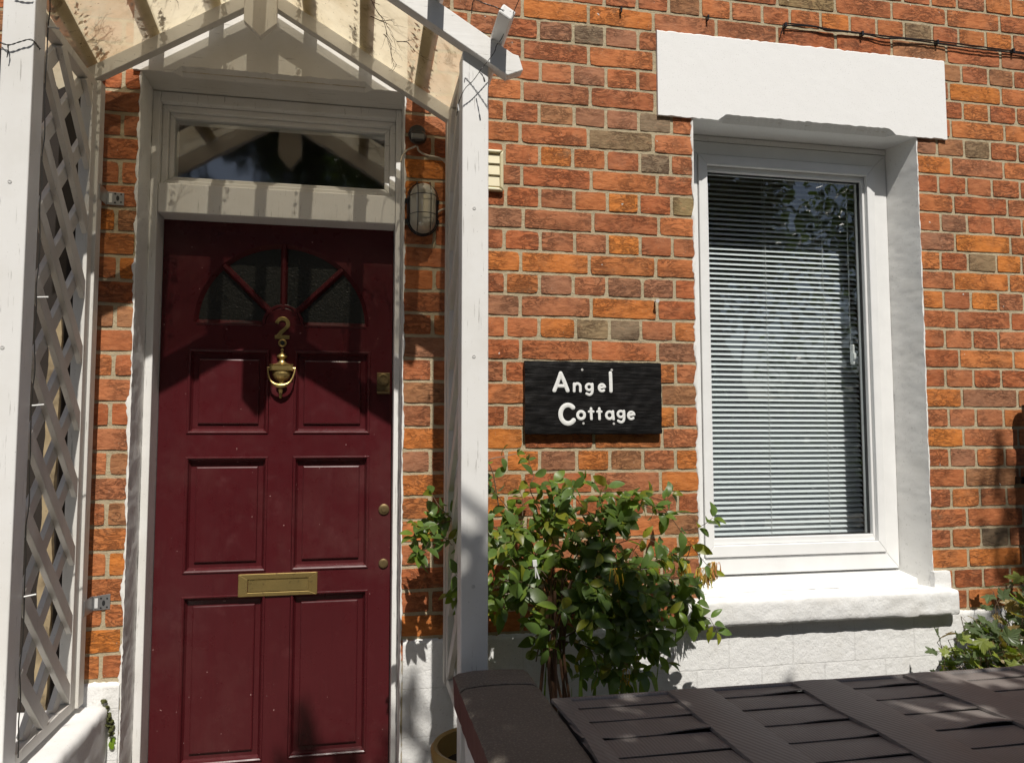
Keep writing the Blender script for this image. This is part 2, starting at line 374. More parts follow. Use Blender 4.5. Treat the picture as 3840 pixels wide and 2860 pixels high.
def rough_box(mb, x0, x1, y0, y1, z0, z1, step=.02, amp=.004, sc=22, r=.01, mi=0, seed=0.0):
    """box with rounded, lumpy surface"""
    nx, ny, nzz = [max(2, int(round(abs(b-a)/step))) for a, b in ((x0, x1), (y0, y1), (z0, z1))]
    def P(i, j, k):
        p = Vector((x0+(x1-x0)*i/nx, y0+(y1-y0)*j/ny, z0+(z1-z0)*k/nzz))
        q = Vector((min(max(p.x, x0+r), x1-r), min(max(p.y, y0+r), y1-r), min(max(p.z, z0+r), z1-r)))
        d = p-q
        if d.length > r: p = q+d.normalized()*r
        nn = noise.noise_vector((p+Vector((seed, 0, 0)))*sc)*amp+noise.noise_vector((p+Vector((seed, 3, 0)))*sc*3)*amp*.35
        return p+nn
    idx = {}; b0 = len(mb.v)
    def V(i, j, k):
        if (i, j, k) not in idx: idx[(i, j, k)] = len(idx); mb.v.append(tuple(P(i, j, k)))
        return idx[(i, j, k)]+b0
    def F(*q): mb.f.append(q); mb.mi.append(mi); mb.col.append(None)
    for i in range(nx):
        for k in range(nzz):
            F(V(i,0,k), V(i+1,0,k), V(i+1,0,k+1), V(i,0,k+1)); F(V(i,ny,k), V(i,ny,k+1), V(i+1,ny,k+1), V(i+1,ny,k))
    for i in range(nx):
        for j in range(ny):
            F(V(i,j,0), V(i,j+1,0), V(i+1,j+1,0), V(i+1,j,0)); F(V(i,j,nzz), V(i+1,j,nzz), V(i+1,j+1,nzz), V(i,j+1,nzz))
    for j in range(ny):
        for k in range(nzz):
            F(V(0,j,k), V(0,j,k+1), V(0,j+1,k+1), V(0,j+1,k)); F(V(nx,j,k), V(nx,j+1,k), V(nx,j+1,k+1), V(nx,j,k+1))

# ================================================================== ground and surroundings
g = MB(); g.add([(-60, -60, .25), (60, -60, .25), (60, 60, .25), (-60, 60, .25)], [(0, 1, 2, 3)])
go = g.build('ground', M['paving']); go['kind'] = 'structure'

# ================================================================== the house front
house = empty('brick_house', 'old red brick cottage front with white painted stone lintels and plinth', 'house')
DL, DR = -2.442, -1.620            # door opening
WL, WR = -.588, .334               # window opening
OVR = [(-0.74, 2.65, 'g'), (-0.75, 2.51, 'g'), (-0.97, 2.97, 'g'), (-1.0, 1.91, 'g'), (-0.88, 1.91, 'g'), (0.59, 2.66, 'g'), (0.61, 1.16, 'g'), (0.36, 3.12, 'g'), (0.6, 2.21, 'g'), (-0.75, 2.56, 'g'), (-0.85, 2.97, 'b'), (-1.09, 2.97, 'b'), (-0.97, 2.81, 'b'), (-0.92, 2.58, 'b'), (-1.28, 1.99, 'b'), (-0.88, 2.06, 'b'), (-0.75, 2.06, 'b'), (-1.11, 2.06, 'b'), (-1.28, 2.29, 'b'), (-1.1, 1.46, 'b'), (0.5, 2.36, 'b'), (0.35, 2.65, 'b'), (0.43, 2.65, 'b'), (0.62, 1.69, 'b'), (0.5, 1.46, 'b'), (-0.69, 2.63, 'b'), (-1.0, 2.66, 'b'), (-0.89, 2.67, 'b'), (-1.58, 1.84, 'b'), (-1.59, 1.45, 'b'), (-0.79, 0.94, 'b'), (0.39, 2.29, 'b'), (-0.64, 1.83, 'b'), (-1.28, 2.13, 'o'), (-1.1, 2.13, 'o'), (-0.86, 1.99, 'o'), (-1.11, 1.91, 'o'), (-0.98, 1.46, 'o'), (-0.63, 1.46, 'o'), (-0.66, 1.39, 'o'), (-1.22, 1.46, 'o'), (0.41, 2.59, 'o'), (0.59, 2.14, 'o'), (0.38, 2.06, 'o'), (0.42, 1.69, 'o'), (0.62, 1.09, 'o'), (-0.02, 3.12, 'o'), (0.71, 3.12, 'o'), (-1.57, 1.54, 'o'), (-1.57, 1.39, 'o'), (-1.13, 2.5, 'o'), (-1.2, 2.12, 'o'), (-0.58, 2.77, 'o'), (-0.93, 3.07, 'o'), (-1.16, 3.04, 'o'), (-1.57, 0.94, 'o')]
PAL = {'r': [(.45, .148, .066), (.48, .162, .066), (.42, .138, .066), (.45, .160, .078), (.50, .172, .062), (.42, .128, .056), (.40, .150, .080)],
       'o': [(.57, .190, .046), (.60, .200, .048)],
       'b': [(.36, .165, .088), (.39, .175, .095), (.35, .165, .090)],
       'g': [(.29, .20, .11), (.31, .225, .125), (.26, .19, .12)]}
def brick_col(xc, zc, hw):
    for X, Z, k in OVR:
        if abs(X-xc) < hw and abs(Z-zc) < .038: return rnd.choice(PAL[k])
    q = rnd.random(); k = 'r' if q < .85 else ('o' if q < .91 else ('b' if q < .985 else 'g'))
    c = rnd.choice(PAL[k]); f = rnd.uniform(.88, 1.12); return (c[0]*f*1.06, c[1]*f*1.08, c[2]*f*.92)
def blocked(x0, x1, z):
    """parts of a course hidden by openings; returns visible intervals"""
    ivs = [(x0, x1)]
    holes = []
    if z < 2.70: holes.append((DL, DR))
    if 1.0 < z < 2.70 or z <= 1.0: holes.append((WL, WR))
    if 2.70 < z < 3.0: holes += [(-2.462, -1.618), (-.720, .461)]
    for a, b in holes:
        out = []
        for u, v in ivs:
            if v <= a or u >= b: out.append((u, v)); continue
            if u < a: out.append((u, a))
            if v > b: out.append((b, v))
        ivs = out
    return [i for i in ivs if i[1]-i[0] > .018]
bw = MB()
def brick(x0, x1, z0, z1):
    hw = (x1-x0)/2; col = brick_col((x0+x1)/2, (z0+z1)/2, max(hw, .05))
    nx = max(3, int((x1-x0)/.018)); nzz = 4
    yo = rnd.uniform(-.0024, -.0008); s = rnd.uniform(0, 50); tl = rnd.uniform(-.0022, .0022)
    tilt = rnd.uniform(-.012, .012)
    F = []
    for kk in range(nzz+1):
        for ii in range(nx+1):
            x = x0+(x1-x0)*ii/nx; z = z0+(z1-z0)*kk/nzz+(x-(x0+x1)/2)*tilt
            ex = nz(x+s, 0, z, 45)*.0012; ez = nz(x, s, z, 60)*.0013+nz(x, s+9, z, 12)*.0016
            cor = ii in (0, nx) and kk in (0, nzz); cr_ = .0010+.005*max(0, nz(x0*9+ii*3, s, z0*7+kk*5, 3)) if cor else 0
            x += ex+(cr_ if ii == 0 else -cr_ if ii == nx else 0); z += ez+(cr_*.8 if kk == 0 else -cr_*.8 if kk == nzz else 0)
            y = yo+nz(x, s, z, 30)*.0014+nz(x*.5, s, z, 90)*.0010
            if ii in (0, nx) or kk in (0, nzz): y += .0008
            F.append((x, y, z))
    W_ = nx+1
    bw.add(F, [(k*W_+i, k*W_+i+1, (k+1)*W_+i+1, (k+1)*W_+i) for k in range(nzz) for i in range(nx)], 0, col)
    per = [i for i in range(nx)]+[k*W_+nx for k in range(nzz)]+[nzz*W_+i for i in range(nx, 0, -1)]+[k*W_ for k in range(nzz, 0, -1)]
    A = [F[q] for q in per]; n_ = len(A); B = [(x, .012, z) for x, y, z in A]
    bw.add(A+B, [(i, i+n_, (i+1) % n_+n_, (i+1) % n_) for i in range(n_)], 0, col)
S_ = .2436; mj = .0057
for j in range(-17, 29):
    zt = 3.0-.075*j; zb = zt-.075; zc = (zt+zb)/2
    stret = (j % 2 != 0); xj = rnd.uniform(-.008, .008)
    if stret: xs = [n*S_+xj+rnd.uniform(-.004, .004) for n in range(-15, 9)]
    else: xs = [-1.279+n*S_/2+rnd.uniform(-.005, .005) for n in range(-20, 26)]
    for a, b in zip(xs, xs[1:]):
        for u, v in blocked(a, b, zc):
            if v < -3.3 or u > 1.7: continue
            if zc < .9 and u > -1.3: continue
            if zc < .8: continue
            brick(u+(mj if u == a else .0005), v-(mj if v == b else .0005), zb+mj+rnd.uniform(-.0008, .0008), zt-mj)
# mortar sheet with the openings left out
xs = [-6, DL, DR, WL, WR, 6]; zs = [.25, .985, 2.70, 5.2]
for i in range(5):
    for k in range(3):
        if k < 2 and i == 1: continue
        if k == 1 and i == 3: continue
        a, b, c, d = xs[i], xs[i+1], zs[k], zs[k+1]
        nx = max(1, int((b-a)/.02)) if b-a < 2 else int((b-a)/.05); nzz = int((d-c)/.03)
        vs = [(a+(b-a)*p/nx, .0018+nz(a+(b-a)*p/nx, 0, c+(d-c)*q/nzz, 40)*.0012 if 0 < p < nx and 0 < q < nzz else .0018, c+(d-c)*q/nzz) for q in range(nzz+1) for p in range(nx+1)]
        bw.add(vs, [(q*(nx+1)+p, q*(nx+1)+p+1, (q+1)*(nx+1)+p+1, (q+1)*(nx+1)+p) for q in range(nzz) for p in range(nx)], 1)
bo = bw.build('brickwork', [M['brick'], M['mortar']], house, smooth=True, attr='bcol')

# house body behind the face: side walls and inner leaf so that nothing shines through
ib = MB()
ib.box(-6, DL-.03, .03, .30, .25, 5.2); ib.box(DR+.03, WL-.03, .03, .30, .25, 5.2); ib.box(WR+.06, 6, .03, .30, .25, 5.2)
ib.box(DL-.03, DR+.03, .03, .30, 2.74, 5.2); ib.box(WL-.03, WR+.06, .03, .30, 2.73, 5.2); ib.box(WL-.03, WR+.06, .03, .30, .25, .97)
ib.build('inner_leaf', M['dark'], house)
rm = MB()
def room(x0, x1, y0, y1, z0, z1):
    rm.add([(x0,y0,z0),(x1,y0,z0),(x1,y1,z0),(x0,y1,z0),(x0,y0,z1),(x1,y0,z1),(x1,y1,z1),(x0,y1,z1)],
           [(0,1,2,3),(4,7,6,5),(1,5,6,2),(2,6,7,3),(3,7,4,0)])
room(-1.5, 2.4, .3005, 3.6, .3, 2.85); room(-2.8, -1.55, .30, 4.5, .3, 2.85)
rm.build('room_walls', M['dark'], house)

# plinth, painted white over its blocks
def plinth(x0, x1, z1, seed):
    nx = int((x1-x0)/.0065); nzz = int((z1-.25)/.0065); vs = []
    joints = [(.817, 0), (.745, .5), (.670, 0), (.595, .5), (.52, 0)]
    for q in range(nzz+2):
        for p in range(nx+1):
            x = x0+(x1-x0)*p/nx; qq = min(q, nzz); z = .25+(z1-.25)*qq/nzz
            y = -.009+nz(x, seed, z, 14)*.0010+nz(x, seed, z, 60)*.0012
            if .25 < z:
                dz = min(abs(z-jz) for jz in (.745, .60, .45)); y += 0
                dz2 = abs(z-.817); y += 0
                row = 0 if z > .745 else 1
                fx = ((x+.05+row*.122) % .2436); fx = min(fx, .2436-fx); y += 0
            zz = z
            if qq == nzz: zz = z+nz(x, seed, 0, 30)*.006+nz(x, seed, 4, 90)*.003
            if q == nzz+1: y = .006; zz += .004
            elif qq == nzz: y += .004
            if p in (0, nx) and q <= nzz: pass
            vs.append((x, y, zz))
    m = MB(); W_ = nx+1
    m.add(vs, [(q*W_+p, q*W_+p+1, (q+1)*W_+p+1, (q+1)*W_+p) for q in range(nzz+1) for p in range(nx)])
    m.box(x0, x1, -.0035, .02, .25, z1-.02)
    return m
for x0, x1, z1, sd_ in ((-1.612, 1.9, .893, 1), (-4.2, DL-.004, .815, 5)):
    plinth(x0, x1, z1, sd_).build('plinth', M['blocks'], house, smooth=True)

# stone lintels with stopped chamfers on their lower edge
def lintel(x0, x1, z0, z1, na, nb, c, y0, mat, soff):
    m = MB(); n = int((x1-x0)/.012); k = 14; rows = []
    def zb(x):
        if x <= na or x >= nb: return z0, 0.0
        f = min(1, (x-na)/c, (nb-x)/c); return z0+c*f*.8, c*f
    xsn = sorted(set([x0+(x1-x0)*i/n for i in range(n+1)]+[na, na+c, nb-c, nb]))
    for x in xsn:
        b, cy = zb(x); e = nz(x, z0, 2, 35)*.0035+nz(x, z0, 7, 120)*.0026; t = nz(x, z1, 2, 40)*.0045+nz(x, z1, 5, 110)*.0035
        col = [(x, .02, z1+t+.001), (x, y0+.003, z1+t)]
        for q in range(k+1):
            z = z1-.004+t-(z1-.004+t-(b+e))*q/k; col.append((x, y0+nz(x, y0, z, 30)*.0003, z))
        col.append((x, y0+cy+.0015, z0+.0005)); col.append((x, soff, z0+.0))
        rows.append(col)
    L = len(rows[0]); vs = [p for c_ in rows for p in c_]
    fs = [(i*L+q, i*L+q+1, (i+1)*L+q+1, (i+1)*L+q) for i in range(len(rows)-1) for q in range(L-1)]
    m.add(vs, fs)
    for i, s in ((0, 1), (len(rows)-1, -1)):
        r_ = rows[i]; m.add([(r_[1][0], r_[1][1], r_[1][2]), (r_[1][0], .02, r_[1][2]), (r_[-2][0], .02, z0), (r_[-3][0], r_[-3][1], r_[-3][2])], [(0, 1, 2, 3) if s > 0 else (3, 2, 1, 0)])
    return m
lintel(-.7235, .4645, 2.688, 3.002, -.492, .240, .028, -.012, None, .20).build('window_lintel', M['stone'], house, smooth=False)
lintel(-2.466, -1.614, 2.690, 3.003, -2.352, -1.722, .030, -.014, None, .20).build('door_lintel', M['paint_old_x'], house, smooth=False)

# plastered reveals with a ragged painted lip on the brick edge
def reveal(x, z0, z1, side, depth=.135, flare=0.0, lipw=.009):
    """side +1: surface faces +X (left reveal)"""
    m = MB(); n = int((z1-z0)/.010); k = 9; rows = []
    for i in range(n+1):
        z = z0+(z1-z0)*i/n; j_ = nz(x, 3, z, 28)*.004+nz(x, 8, z, 95)*.0035
        lip = lipw*(.75+1.3*nz(x, 5, z, 17)+.7*nz(x, 1, z, 80)); lip = max(.0015, lip)
        row = [(x-side*lip, .001, z), (x-side*lip*.6, -.0035, z), (x+side*(.001+j_*.4), -.004+j_*.5, z)]
        for q in range(1, k+1):
            y = depth*q/k; row.append((x+side*(.0015+flare*q/k+nz(x, y, z, 16)*.0020+nz(x, y, z, 60)*.0015), y, z))
        rows.append(row)
    L = k+3; m.add([p for r_ in rows for p in r_], [((i*L+q), ((i+1)*L+q), ((i+1)*L+q+1), (i*L+q+1)) if side < 0 else (i*L+q, i*L+q+1, (i+1)*L+q+1, (i+1)*L+q) for i in range(n) for q in range(L-1)])
    return m
reveal(DL, .26, 2.692, 1).build('door_reveal', M['plaster'], house, smooth=True)
reveal(DR, .26, 2.692, -1, lipw=.006).build('door_reveal', M['plaster'], house, smooth=True)
reveal(WL, .98, 2.69, 1, .14).build('window_reveal', M['plaster'], house, smooth=True)
reveal(WR, .98, 2.69, -1, .14, .034, .006).build('window_reveal', M['plaster'], house, smooth=True)

# stone sill, a painted brick beside it
m = MB(); rough_box(m, -.668, .404, -.052, .135, .893, .985, .012, .0035, 20, .012, seed=2.0)
rough_box(m, WR-.004, .402, -.016, .02, .975, 1.045, .012, .003, 30, .006, seed=4.0)
m.build('window_sill', M['sillstone'], house, smooth=True)

# ------------------------------------------------------------------ window
win = MB()
FY = .130
def frame_rect(m, x0, x1, z0, z1, w, y0, y1, wb=None, wt=None):
    wb = wb or w; wt = wt or w
    o_ = [(x0, z0), (x1, z0), (x1, z1), (x0, z1)]; i_ = [(x0+w, z0+wb), (x1-w, z0+wb), (x1-w, z1-wt), (x0+w, z1-wt)]
    for a in range(4):
        b = (a+1) % 4
        m.prism([o_[a], o_[b], i_[b], i_[a]], y0, y1)
frame_rect(win, -.566, .298, 1.035, 2.662, .056, FY, .22, .062, .05)
wf = win.build('window_frame', M['upvc'], house, bevel=.003)
s_ = MB(); frame_rect(s_, -.508, .240, 1.100, 2.610, .034, .122, .20, .042, .038); frame_rect(s_, -.4735, .2055, 1.1425, 2.5715, .010, .140, .19, .024, .018)
s_.build('sash', M['upvc'], wf, bevel=.0025)
gk = MB(); frame_rect(gk, -.4645, .1965, 1.1655, 2.5545, .0035, .158, .172); gk.build('gasket', M['gasket'], wf)
pn = MB(); pn.add([(-.469, .166, 1.16), (.20, .166, 1.16), (.20, .166, 2.56), (-.469, .166, 2.56)], [(0, 1, 2, 3)]); pn.build('pane', M['glass'], wf)
sl = MB(); sl.prism3([(-.585, .06, .984), (-.585, .06, 1.008), (-.585, .155, 1.030), (-.585, .155, .984)], [(.330, .06, .984), (.330, .06, 1.008), (.330, .155, 1.030), (.330, .155, .984)])
sl.build('plastic_sill', M['upvc'], wf, bevel=.003)
hd = MB(); hd.box(.1845, .1945, .212, .235, 1.83, 1.91); hd.box(.1835, .1955, .204, .214, 1.85, 1.875); hd.build('handle', M['upvc'], wf, bevel=.004)
# head packing between lintel soffit and frame
pk = MB(); pk.box(-.586, .332, .131, .2, 2.664, 2.687); pk.box(.3, .334, .141, .2, 1.03, 2.663); pk.box(-.588, -.568, .141, .2, 1.03, 2.663)
pk.build('frame_packing', M['plaster'], house, bevel=.003)

# ------------------------------------------------------------------ door frame with fanlight
df = MB()
df.box(DL+.002, -2.416, .128, .27, .26, 2.688); df.box(-1.642, DR-.002, .128, .27, .26, 2.688)       # jambs
df.box(-2.4155, -1.6425, .130, .27, 2.655, 2.688)                                                     # head
df.box(-2.415, -1.643, .128, .268, 2.280, 2.378)                                                     # transom
dfo = df.build('door_frame', M['paint'], house, bevel=.003)
bd = MB()
frame_rect(bd, -2.4155, -1.6425, 2.3785, 2.6545, .020, .158, .25)
frame_rect(bd, -2.3953, -1.6627, 2.3987, 2.6343, .0165, .174, .24)
bd.build('fanlight_beading', M['paint_x'], dfo, bevel=.003)
pn = MB(); pn.add([(-2.385, .192, 2.405), (-1.66, .192, 2.405), (-1.66, .192, 2.63), (-2.385, .192, 2.63)], [(0, 1, 2, 3)]); pn.build('fanlight_pane', M['fanglass'], dfo)

# ------------------------------------------------------------------ front door
DX0, DX1, DZ0, DZ1, DY = -2.414, -1.644, .32, 2.297, .220
door = MB()
CX, FZ, FR = -2.020, 1.932, .292
panels = [(-2.326, -2.062, 1.553, 1.842), (-1.980, -1.720, 1.553, 1.842), (-2.326, -2.060, 1.090, 1.476), (-1.978, -1.720, 1.090, 1.476),
          (-2.326, -2.060, .470, 1.016), (-1.978, -1.720, .470, 1.016)]
# flat stiles and rails around the panels, as a grid of butted faces
xg = [DX0, -2.326, -2.060, -1.979, -1.720, DX1]; 
def dface(x0, x1, z0, z1): door.add([(x0, DY, z0), (x1, DY, z0), (x1, DY, z1), (x0, DY, z1)], [(0, 1, 2, 3)])
dface(DX0, -2.326, DZ0, 1.932); dface(-1.720, DX1, DZ0, 1.932)
for a, b, tops in (( -2.326, -2.061, None), (-1.979, -1.720, None)):
    for z0, z1 in ((DZ0, .470), (1.016, 1.090), (1.476, 1.553), (1.842, 1.932)): dface(a, b, z0, z1)
dface(-2.061, -1.979, DZ0, 1.932)
# top of door round the fan opening
NA = 40; arc = [(CX+FR*cos(pi*i/NA), FZ+FR*.958*sin(pi*i/NA)) for i in range(NA+1)]
out = []
for (x, z) in arc:
    a = math.atan2(z-FZ, x-CX); k = min((DX1-CX)/max(1e-6, cos(a)) if cos(a) > 0 else 9e9, (DX0-CX)/min(-1e-6, cos(a)) if cos(a) < 0 else 9e9, (DZ1-FZ)/max(1e-6, sin(a)))
    out.append((CX+k*cos(a), FZ+k*sin(a)))
vs = [(x, DY, z) for x, z in arc]+[(x, DY, z) for x, z in out]
door.add(vs, [(i, NA+1+i, NA+2+i, i+1) for i in range(NA)])
door.add([(DX1, DY, out[0][1]), (DX1, DY, DZ1)] + [(out[i][0], DY, out[i][1]) for i in range(NA+1) if False], [])
# corners the fan leaves
ia = [i for i in range(NA) if (abs(out[i][0]-DX1) < 1e-6) != (abs(out[i+1][0]-DX1) < 1e-6)][0]
door.add([(out[ia][0], DY, out[ia][1]), (DX1, DY, DZ1), (out[ia+1][0], DY, out[ia+1][1])], [(0, 1, 2)])
ib_ = [i for i in range(NA) if (abs(out[i][0]-DX0) < 1e-6) != (abs(out[i+1][0]-DX0) < 1e-6)][0]
door.add([(out[ib_][0], DY, out[ib_][1]), (DX0, DY, DZ1), (out[ib_+1][0], DY, out[ib_+1][1])], [(0, 1, 2)])
# arch rim going in
for i in range(NA):
    (xa, za), (xb, zb_) = arc[i], arc[i+1]; q = .955
    door.add([(xa, DY, za), (xb, DY, zb_), (CX+(xb-CX)*q, DY+.016, FZ+(zb_-FZ)*q), (CX+(xa-CX)*q, DY+.016, FZ+(za-FZ)*q)], [(0, 1, 2, 3)])
# panels: ovolo moulding, sunk margin, raised field
def ring(a, b, ya, yb): 
    va = [(a[0], ya, a[2]), (a[1], ya, a[2]), (a[1], ya, a[3]), (a[0], ya, a[3])]; vb = [(b[0], yb, b[2]), (b[1], yb, b[2]), (b[1], yb, b[3]), (b[0], yb, b[3])]
    door.add(va+vb, [(i, (i+1) % 4, (i+1) % 4+4, i+4) for i in range(4)])
def inset(p, d): return (p[0]+d, p[1]-d, p[2]+d, p[3]-d)
for p in panels:
    prof = [(0, 0), (.0015, -.0035), (.005, -.004), (.009, -.001), (.012, .009), (.015, .013), (.017, .016), (.033, .0165), (.0345, .0105), (.038, .009)]
    for (d0, y0), (d1, y1) in zip(prof, prof[1:]): ring(inset(p, d0), inset(p, d1), DY+y0, DY+y1)
    q = inset(p, .038); door.add([(q[0], DY+.009, q[2]), (q[1], DY+.009, q[2]), (q[1], DY+.009, q[3]), (q[0], DY+.009, q[3])], [(0, 1, 2, 3)])
door.box(DX0, DX1, DY+.022, DY+.045, DZ0, DZ1)
door.add([(DX0, DY, DZ0), (DX0, DY, DZ1), (DX0, DY+.022, DZ1), (DX0, DY+.022, DZ0)], [(0, 1, 2, 3)])
dro = door.build('front_door', M['door'], house)
# fan glazing bars and hub
fb = MB()
def fan_bar(a, w):
    d = Vector((cos(a), 0, sin(a))); p0 = Vector((CX, 0, FZ))+d*.050; p1 = Vector((CX, 0, FZ))+d*(FR*.965); n_ = Vector((-sin(a), 0, cos(a)))
    pr = [(-w, .016), (-w*.62, .002), (-w*.35, -.003), (w*.35, -.003), (w*.62, .002), (w, .016)]
    A = [p0+n_*u+Vector((0, DY+y, 0)) for u, y in pr]; B = [p1+n_*u+Vector((0, DY+y, 0)) for u, y in pr]
    fb.prism3(A, B)
for a in (45, 90, 135): fan_bar(radians(a), .0125)
hubarc = [(CX+.058*cos(pi*i/20), FZ-.002+.058*sin(pi*i/20)) for i in range(21)]
fb.prism(hubarc, DY-.0005, DY+.018)
hr = [(CX+.064*cos(pi*i/20), FZ+.064*sin(pi*i/20)) for i in range(21)]
ribbon(fb, hr, .010, DY-.0025, DY+.012)
for x0, x1 in ((CX-FR*.97, CX-.070), (CX+.070, CX+FR*.97)):
    fb.prism3([(x0, DY-.002, FZ-.008), (x0, DY-.004, FZ-.002), (x0, DY+.016, FZ+.012), (x0, DY+.016, FZ-.008)], [(x1, DY-.002, FZ-.008), (x1, DY-.004, FZ-.002), (x1, DY+.016, FZ+.012), (x1, DY+.016, FZ-.008)])
fixn(fb.build('glazing_bars', M['door'], dro, bevel=.001))
gp = MB(); gp.add([(CX, DY+.0165, FZ)]+[(CX+(x-CX)*.97, DY+.0165, FZ+(z-FZ)*.97) for x, z in arc], [(0, i+1, i+2) for i in range(NA)]); gp.build('fan_pane', M['obscure'], dro)

# house number 2
nb = MB(); cx, cz = CX-.001, 1.919
top = [(cx-.0205+.0, cz+.018)]+[(cx+.0185*cos(a), cz+.0135+.0185*sin(a)) for a in [radians(d) for d in range(165, -46, -14)]]
path = [(cx-.0195, cz+.0155)]+top[2:]+[(cx-.004, cz-.016), (cx-.0165, cz-.0315), (cx-.0185, cz-.0335)]
ribbon(nb, path, .0125, DY-.005, DY-.001); nb.box(cx-.0248, cx+.0235, DY-.0052, DY-.001, cz-.0385, cz-.0265)
nb.build('door_number', M['brass'], dro, bevel=.0006)
pv = MB(); pv.lathe([(.0125, 0), (.0140, .002), (.0135, .005), (.0105, .0065), (.0095, .004), (.0075, .0035)], (CX, DY, 1.866), 24, 'y'); pv.build('peephole', M['brass'], dro, smooth=True)
pl = MB(); pl.lathe([(.0072, 0), (.0070, .0040), (.003, .0050)], (CX, DY-.0005, 1.866), 16, 'y'); pl.build('peephole_lens', M['gasket'], dro, smooth=True)

# urn knocker
ZK = lambda yy: 1.847-(yy-635)*.000232; RK = lambda px_: px_*.000232
kn = MB(); yk = DY-.006
prof = [(2, 634), (18, 642), (25, 660), (18, 678), (16, 690), (30, 705), (46, 722), (62, 738), (78, 752), (78, 762), (66, 772), (40, 790), (32, 806), (44, 830), (66, 850), (110, 868), (165, 884)]
kn.lathe([(RK(r), ZK(y)) for r, y in prof][::-1], (CX, yk, 0), 20, 'z', 1, .62)
kn.box(CX-RK(168), CX+RK(162), yk-.020, yk+.008, ZK(965), ZK(884)); kn.box(CX-RK(140), CX+RK(134), yk-.0225, yk-.019, ZK(956), ZK(900))
for i in range(20):
    x = CX-RK(165)+RK(325)*i/19
    kn.tube([(x-.001, yk-.0205, ZK(970)), (x+.001, yk-.0225, ZK(962))], .0018, 5); kn.tube([(x-.001, yk-.0205, ZK(889)), (x+.001, yk-.0225, ZK(881))], .0014, 5)
prof = [(100, 968), (134, 985), (140, 1010), (132, 1045), (108, 1085), (74, 1112), (46, 1126), (44, 1140), (52, 1168), (70, 1190), (80, 1205)]
kn.lathe([(RK(r), ZK(y)) for r, y in prof][::-1], (CX, yk, 0), 20, 'z', 1, .70)
kn.tube([(CX-RK(200), yk-.010, ZK(928)), (CX+RK(200), yk-.010, ZK(935))], .0035, 8)
kn.lathe([(RK(34), ZK(1240)), (RK(26), ZK(1290)), (RK(18), ZK(1322)), (RK(27), ZK(1338)), (RK(28), ZK(1356)), (RK(12), ZK(1376)), (.0003, ZK(1382))][::-1], (CX-RK(12), yk+.0, 0), 14, 'z', 1, .8)
kno = kn.build('door_knocker', M['brass'], dro, smooth=True, bevel=0)
for p in kno.data.polygons: p.use_smooth = len(p.vertices) == 4 and p.area < 4e-5
kr = MB()
U = [(-193, 935), (-188, 1000), (-172, 1075), (-140, 1135), (-95, 1175), (-45, 1195), (0, 1202), (45, 1195), (95, 1172), (135, 1132), (165, 1075), (186, 1000), (196, 935)]
kr.tube([(CX+RK(a), yk-.017-.012*sin(pi*i/12), ZK(b)) for i, (a, b) in enumerate(U)], [.0028, .003, .003, .0034, .0055, .0075, .0085, .0075, .0055, .0034, .003, .003, .0028], 10, flat=(1, .75, 1))
kr.build('knocker_ring', M['brass'], dro, smooth=True)

# letter plate, night latch, escutcheons
lp = MB(); frame_rect(lp, -2.1475, -1.890, 1.0090, 1.0835, .030, DY-.007, DY-.001, .013, .018); lp.box(-2.1165, -1.9195, DY-.0035, DY-.0008, 1.0225, 1.0650)
lpo = lp.build('letter_plate', M['brass'], dro, bevel=.0015)
lf = MB(); lf.prism3([(-2.1150, DY-.004, 1.0640), (-2.1150, DY-.0075, 1.0250), (-2.1150, DY-.004, 1.0235)], [(-1.9210, DY-.004, 1.0640), (-1.9210, DY-.0075, 1.0250), (-1.9210, DY-.004, 1.0235)])
lf.build('letter_flap', M['brass'], lpo)
nl = MB(); nl.box(-1.697, -1.652, DY-.004, DY-.001, 1.705, 1.768); nl.prism3([(-1.697, DY-.004, 1.708), (-1.697, DY-.022, 1.700), (-1.697, DY-.024, 1.694), (-1.697, DY-.006, 1.692)], [(-1.652, DY-.004, 1.708), (-1.652, DY-.022, 1.700), (-1.652, DY-.024, 1.694), (-1.652, DY-.006, 1.692)])
nlo = nl.build('night_latch', M['brass2'], dro, bevel=.001)
nc = MB(); nc.lathe([(.020, 0), (.0205, .008), (.018, .0095), (.0125, .0095), (.012, .007), (.001, .007)], (-1.675, DY-.004, 1.744), 26, 'y'); nc.box(-1.676, -1.674, DY-.0135, DY-.010, 1.739, 1.749); nc.build('lock_cylinder', M['brass2'], nlo, smooth=False)
for z_, r_ in ((1.290, .0185), (1.104, .0165)):
    e = MB(); x_ = -1.668
    e.lathe([(r_, 0), (r_, .003), (r_*.9, .0045), (r_*.55, .005) if z_ > 1.2 else (r_*.5, .0046), (r_*.5, .0075) if z_ > 1.2 else (r_*.3, .0048), (.0005, .0078) if z_ > 1.2 else (.0005, .0049)], (x_, DY-.001, z_), 24, 'y')
    e.build('keyhole_cover', M['brass2'], dro, smooth=True)

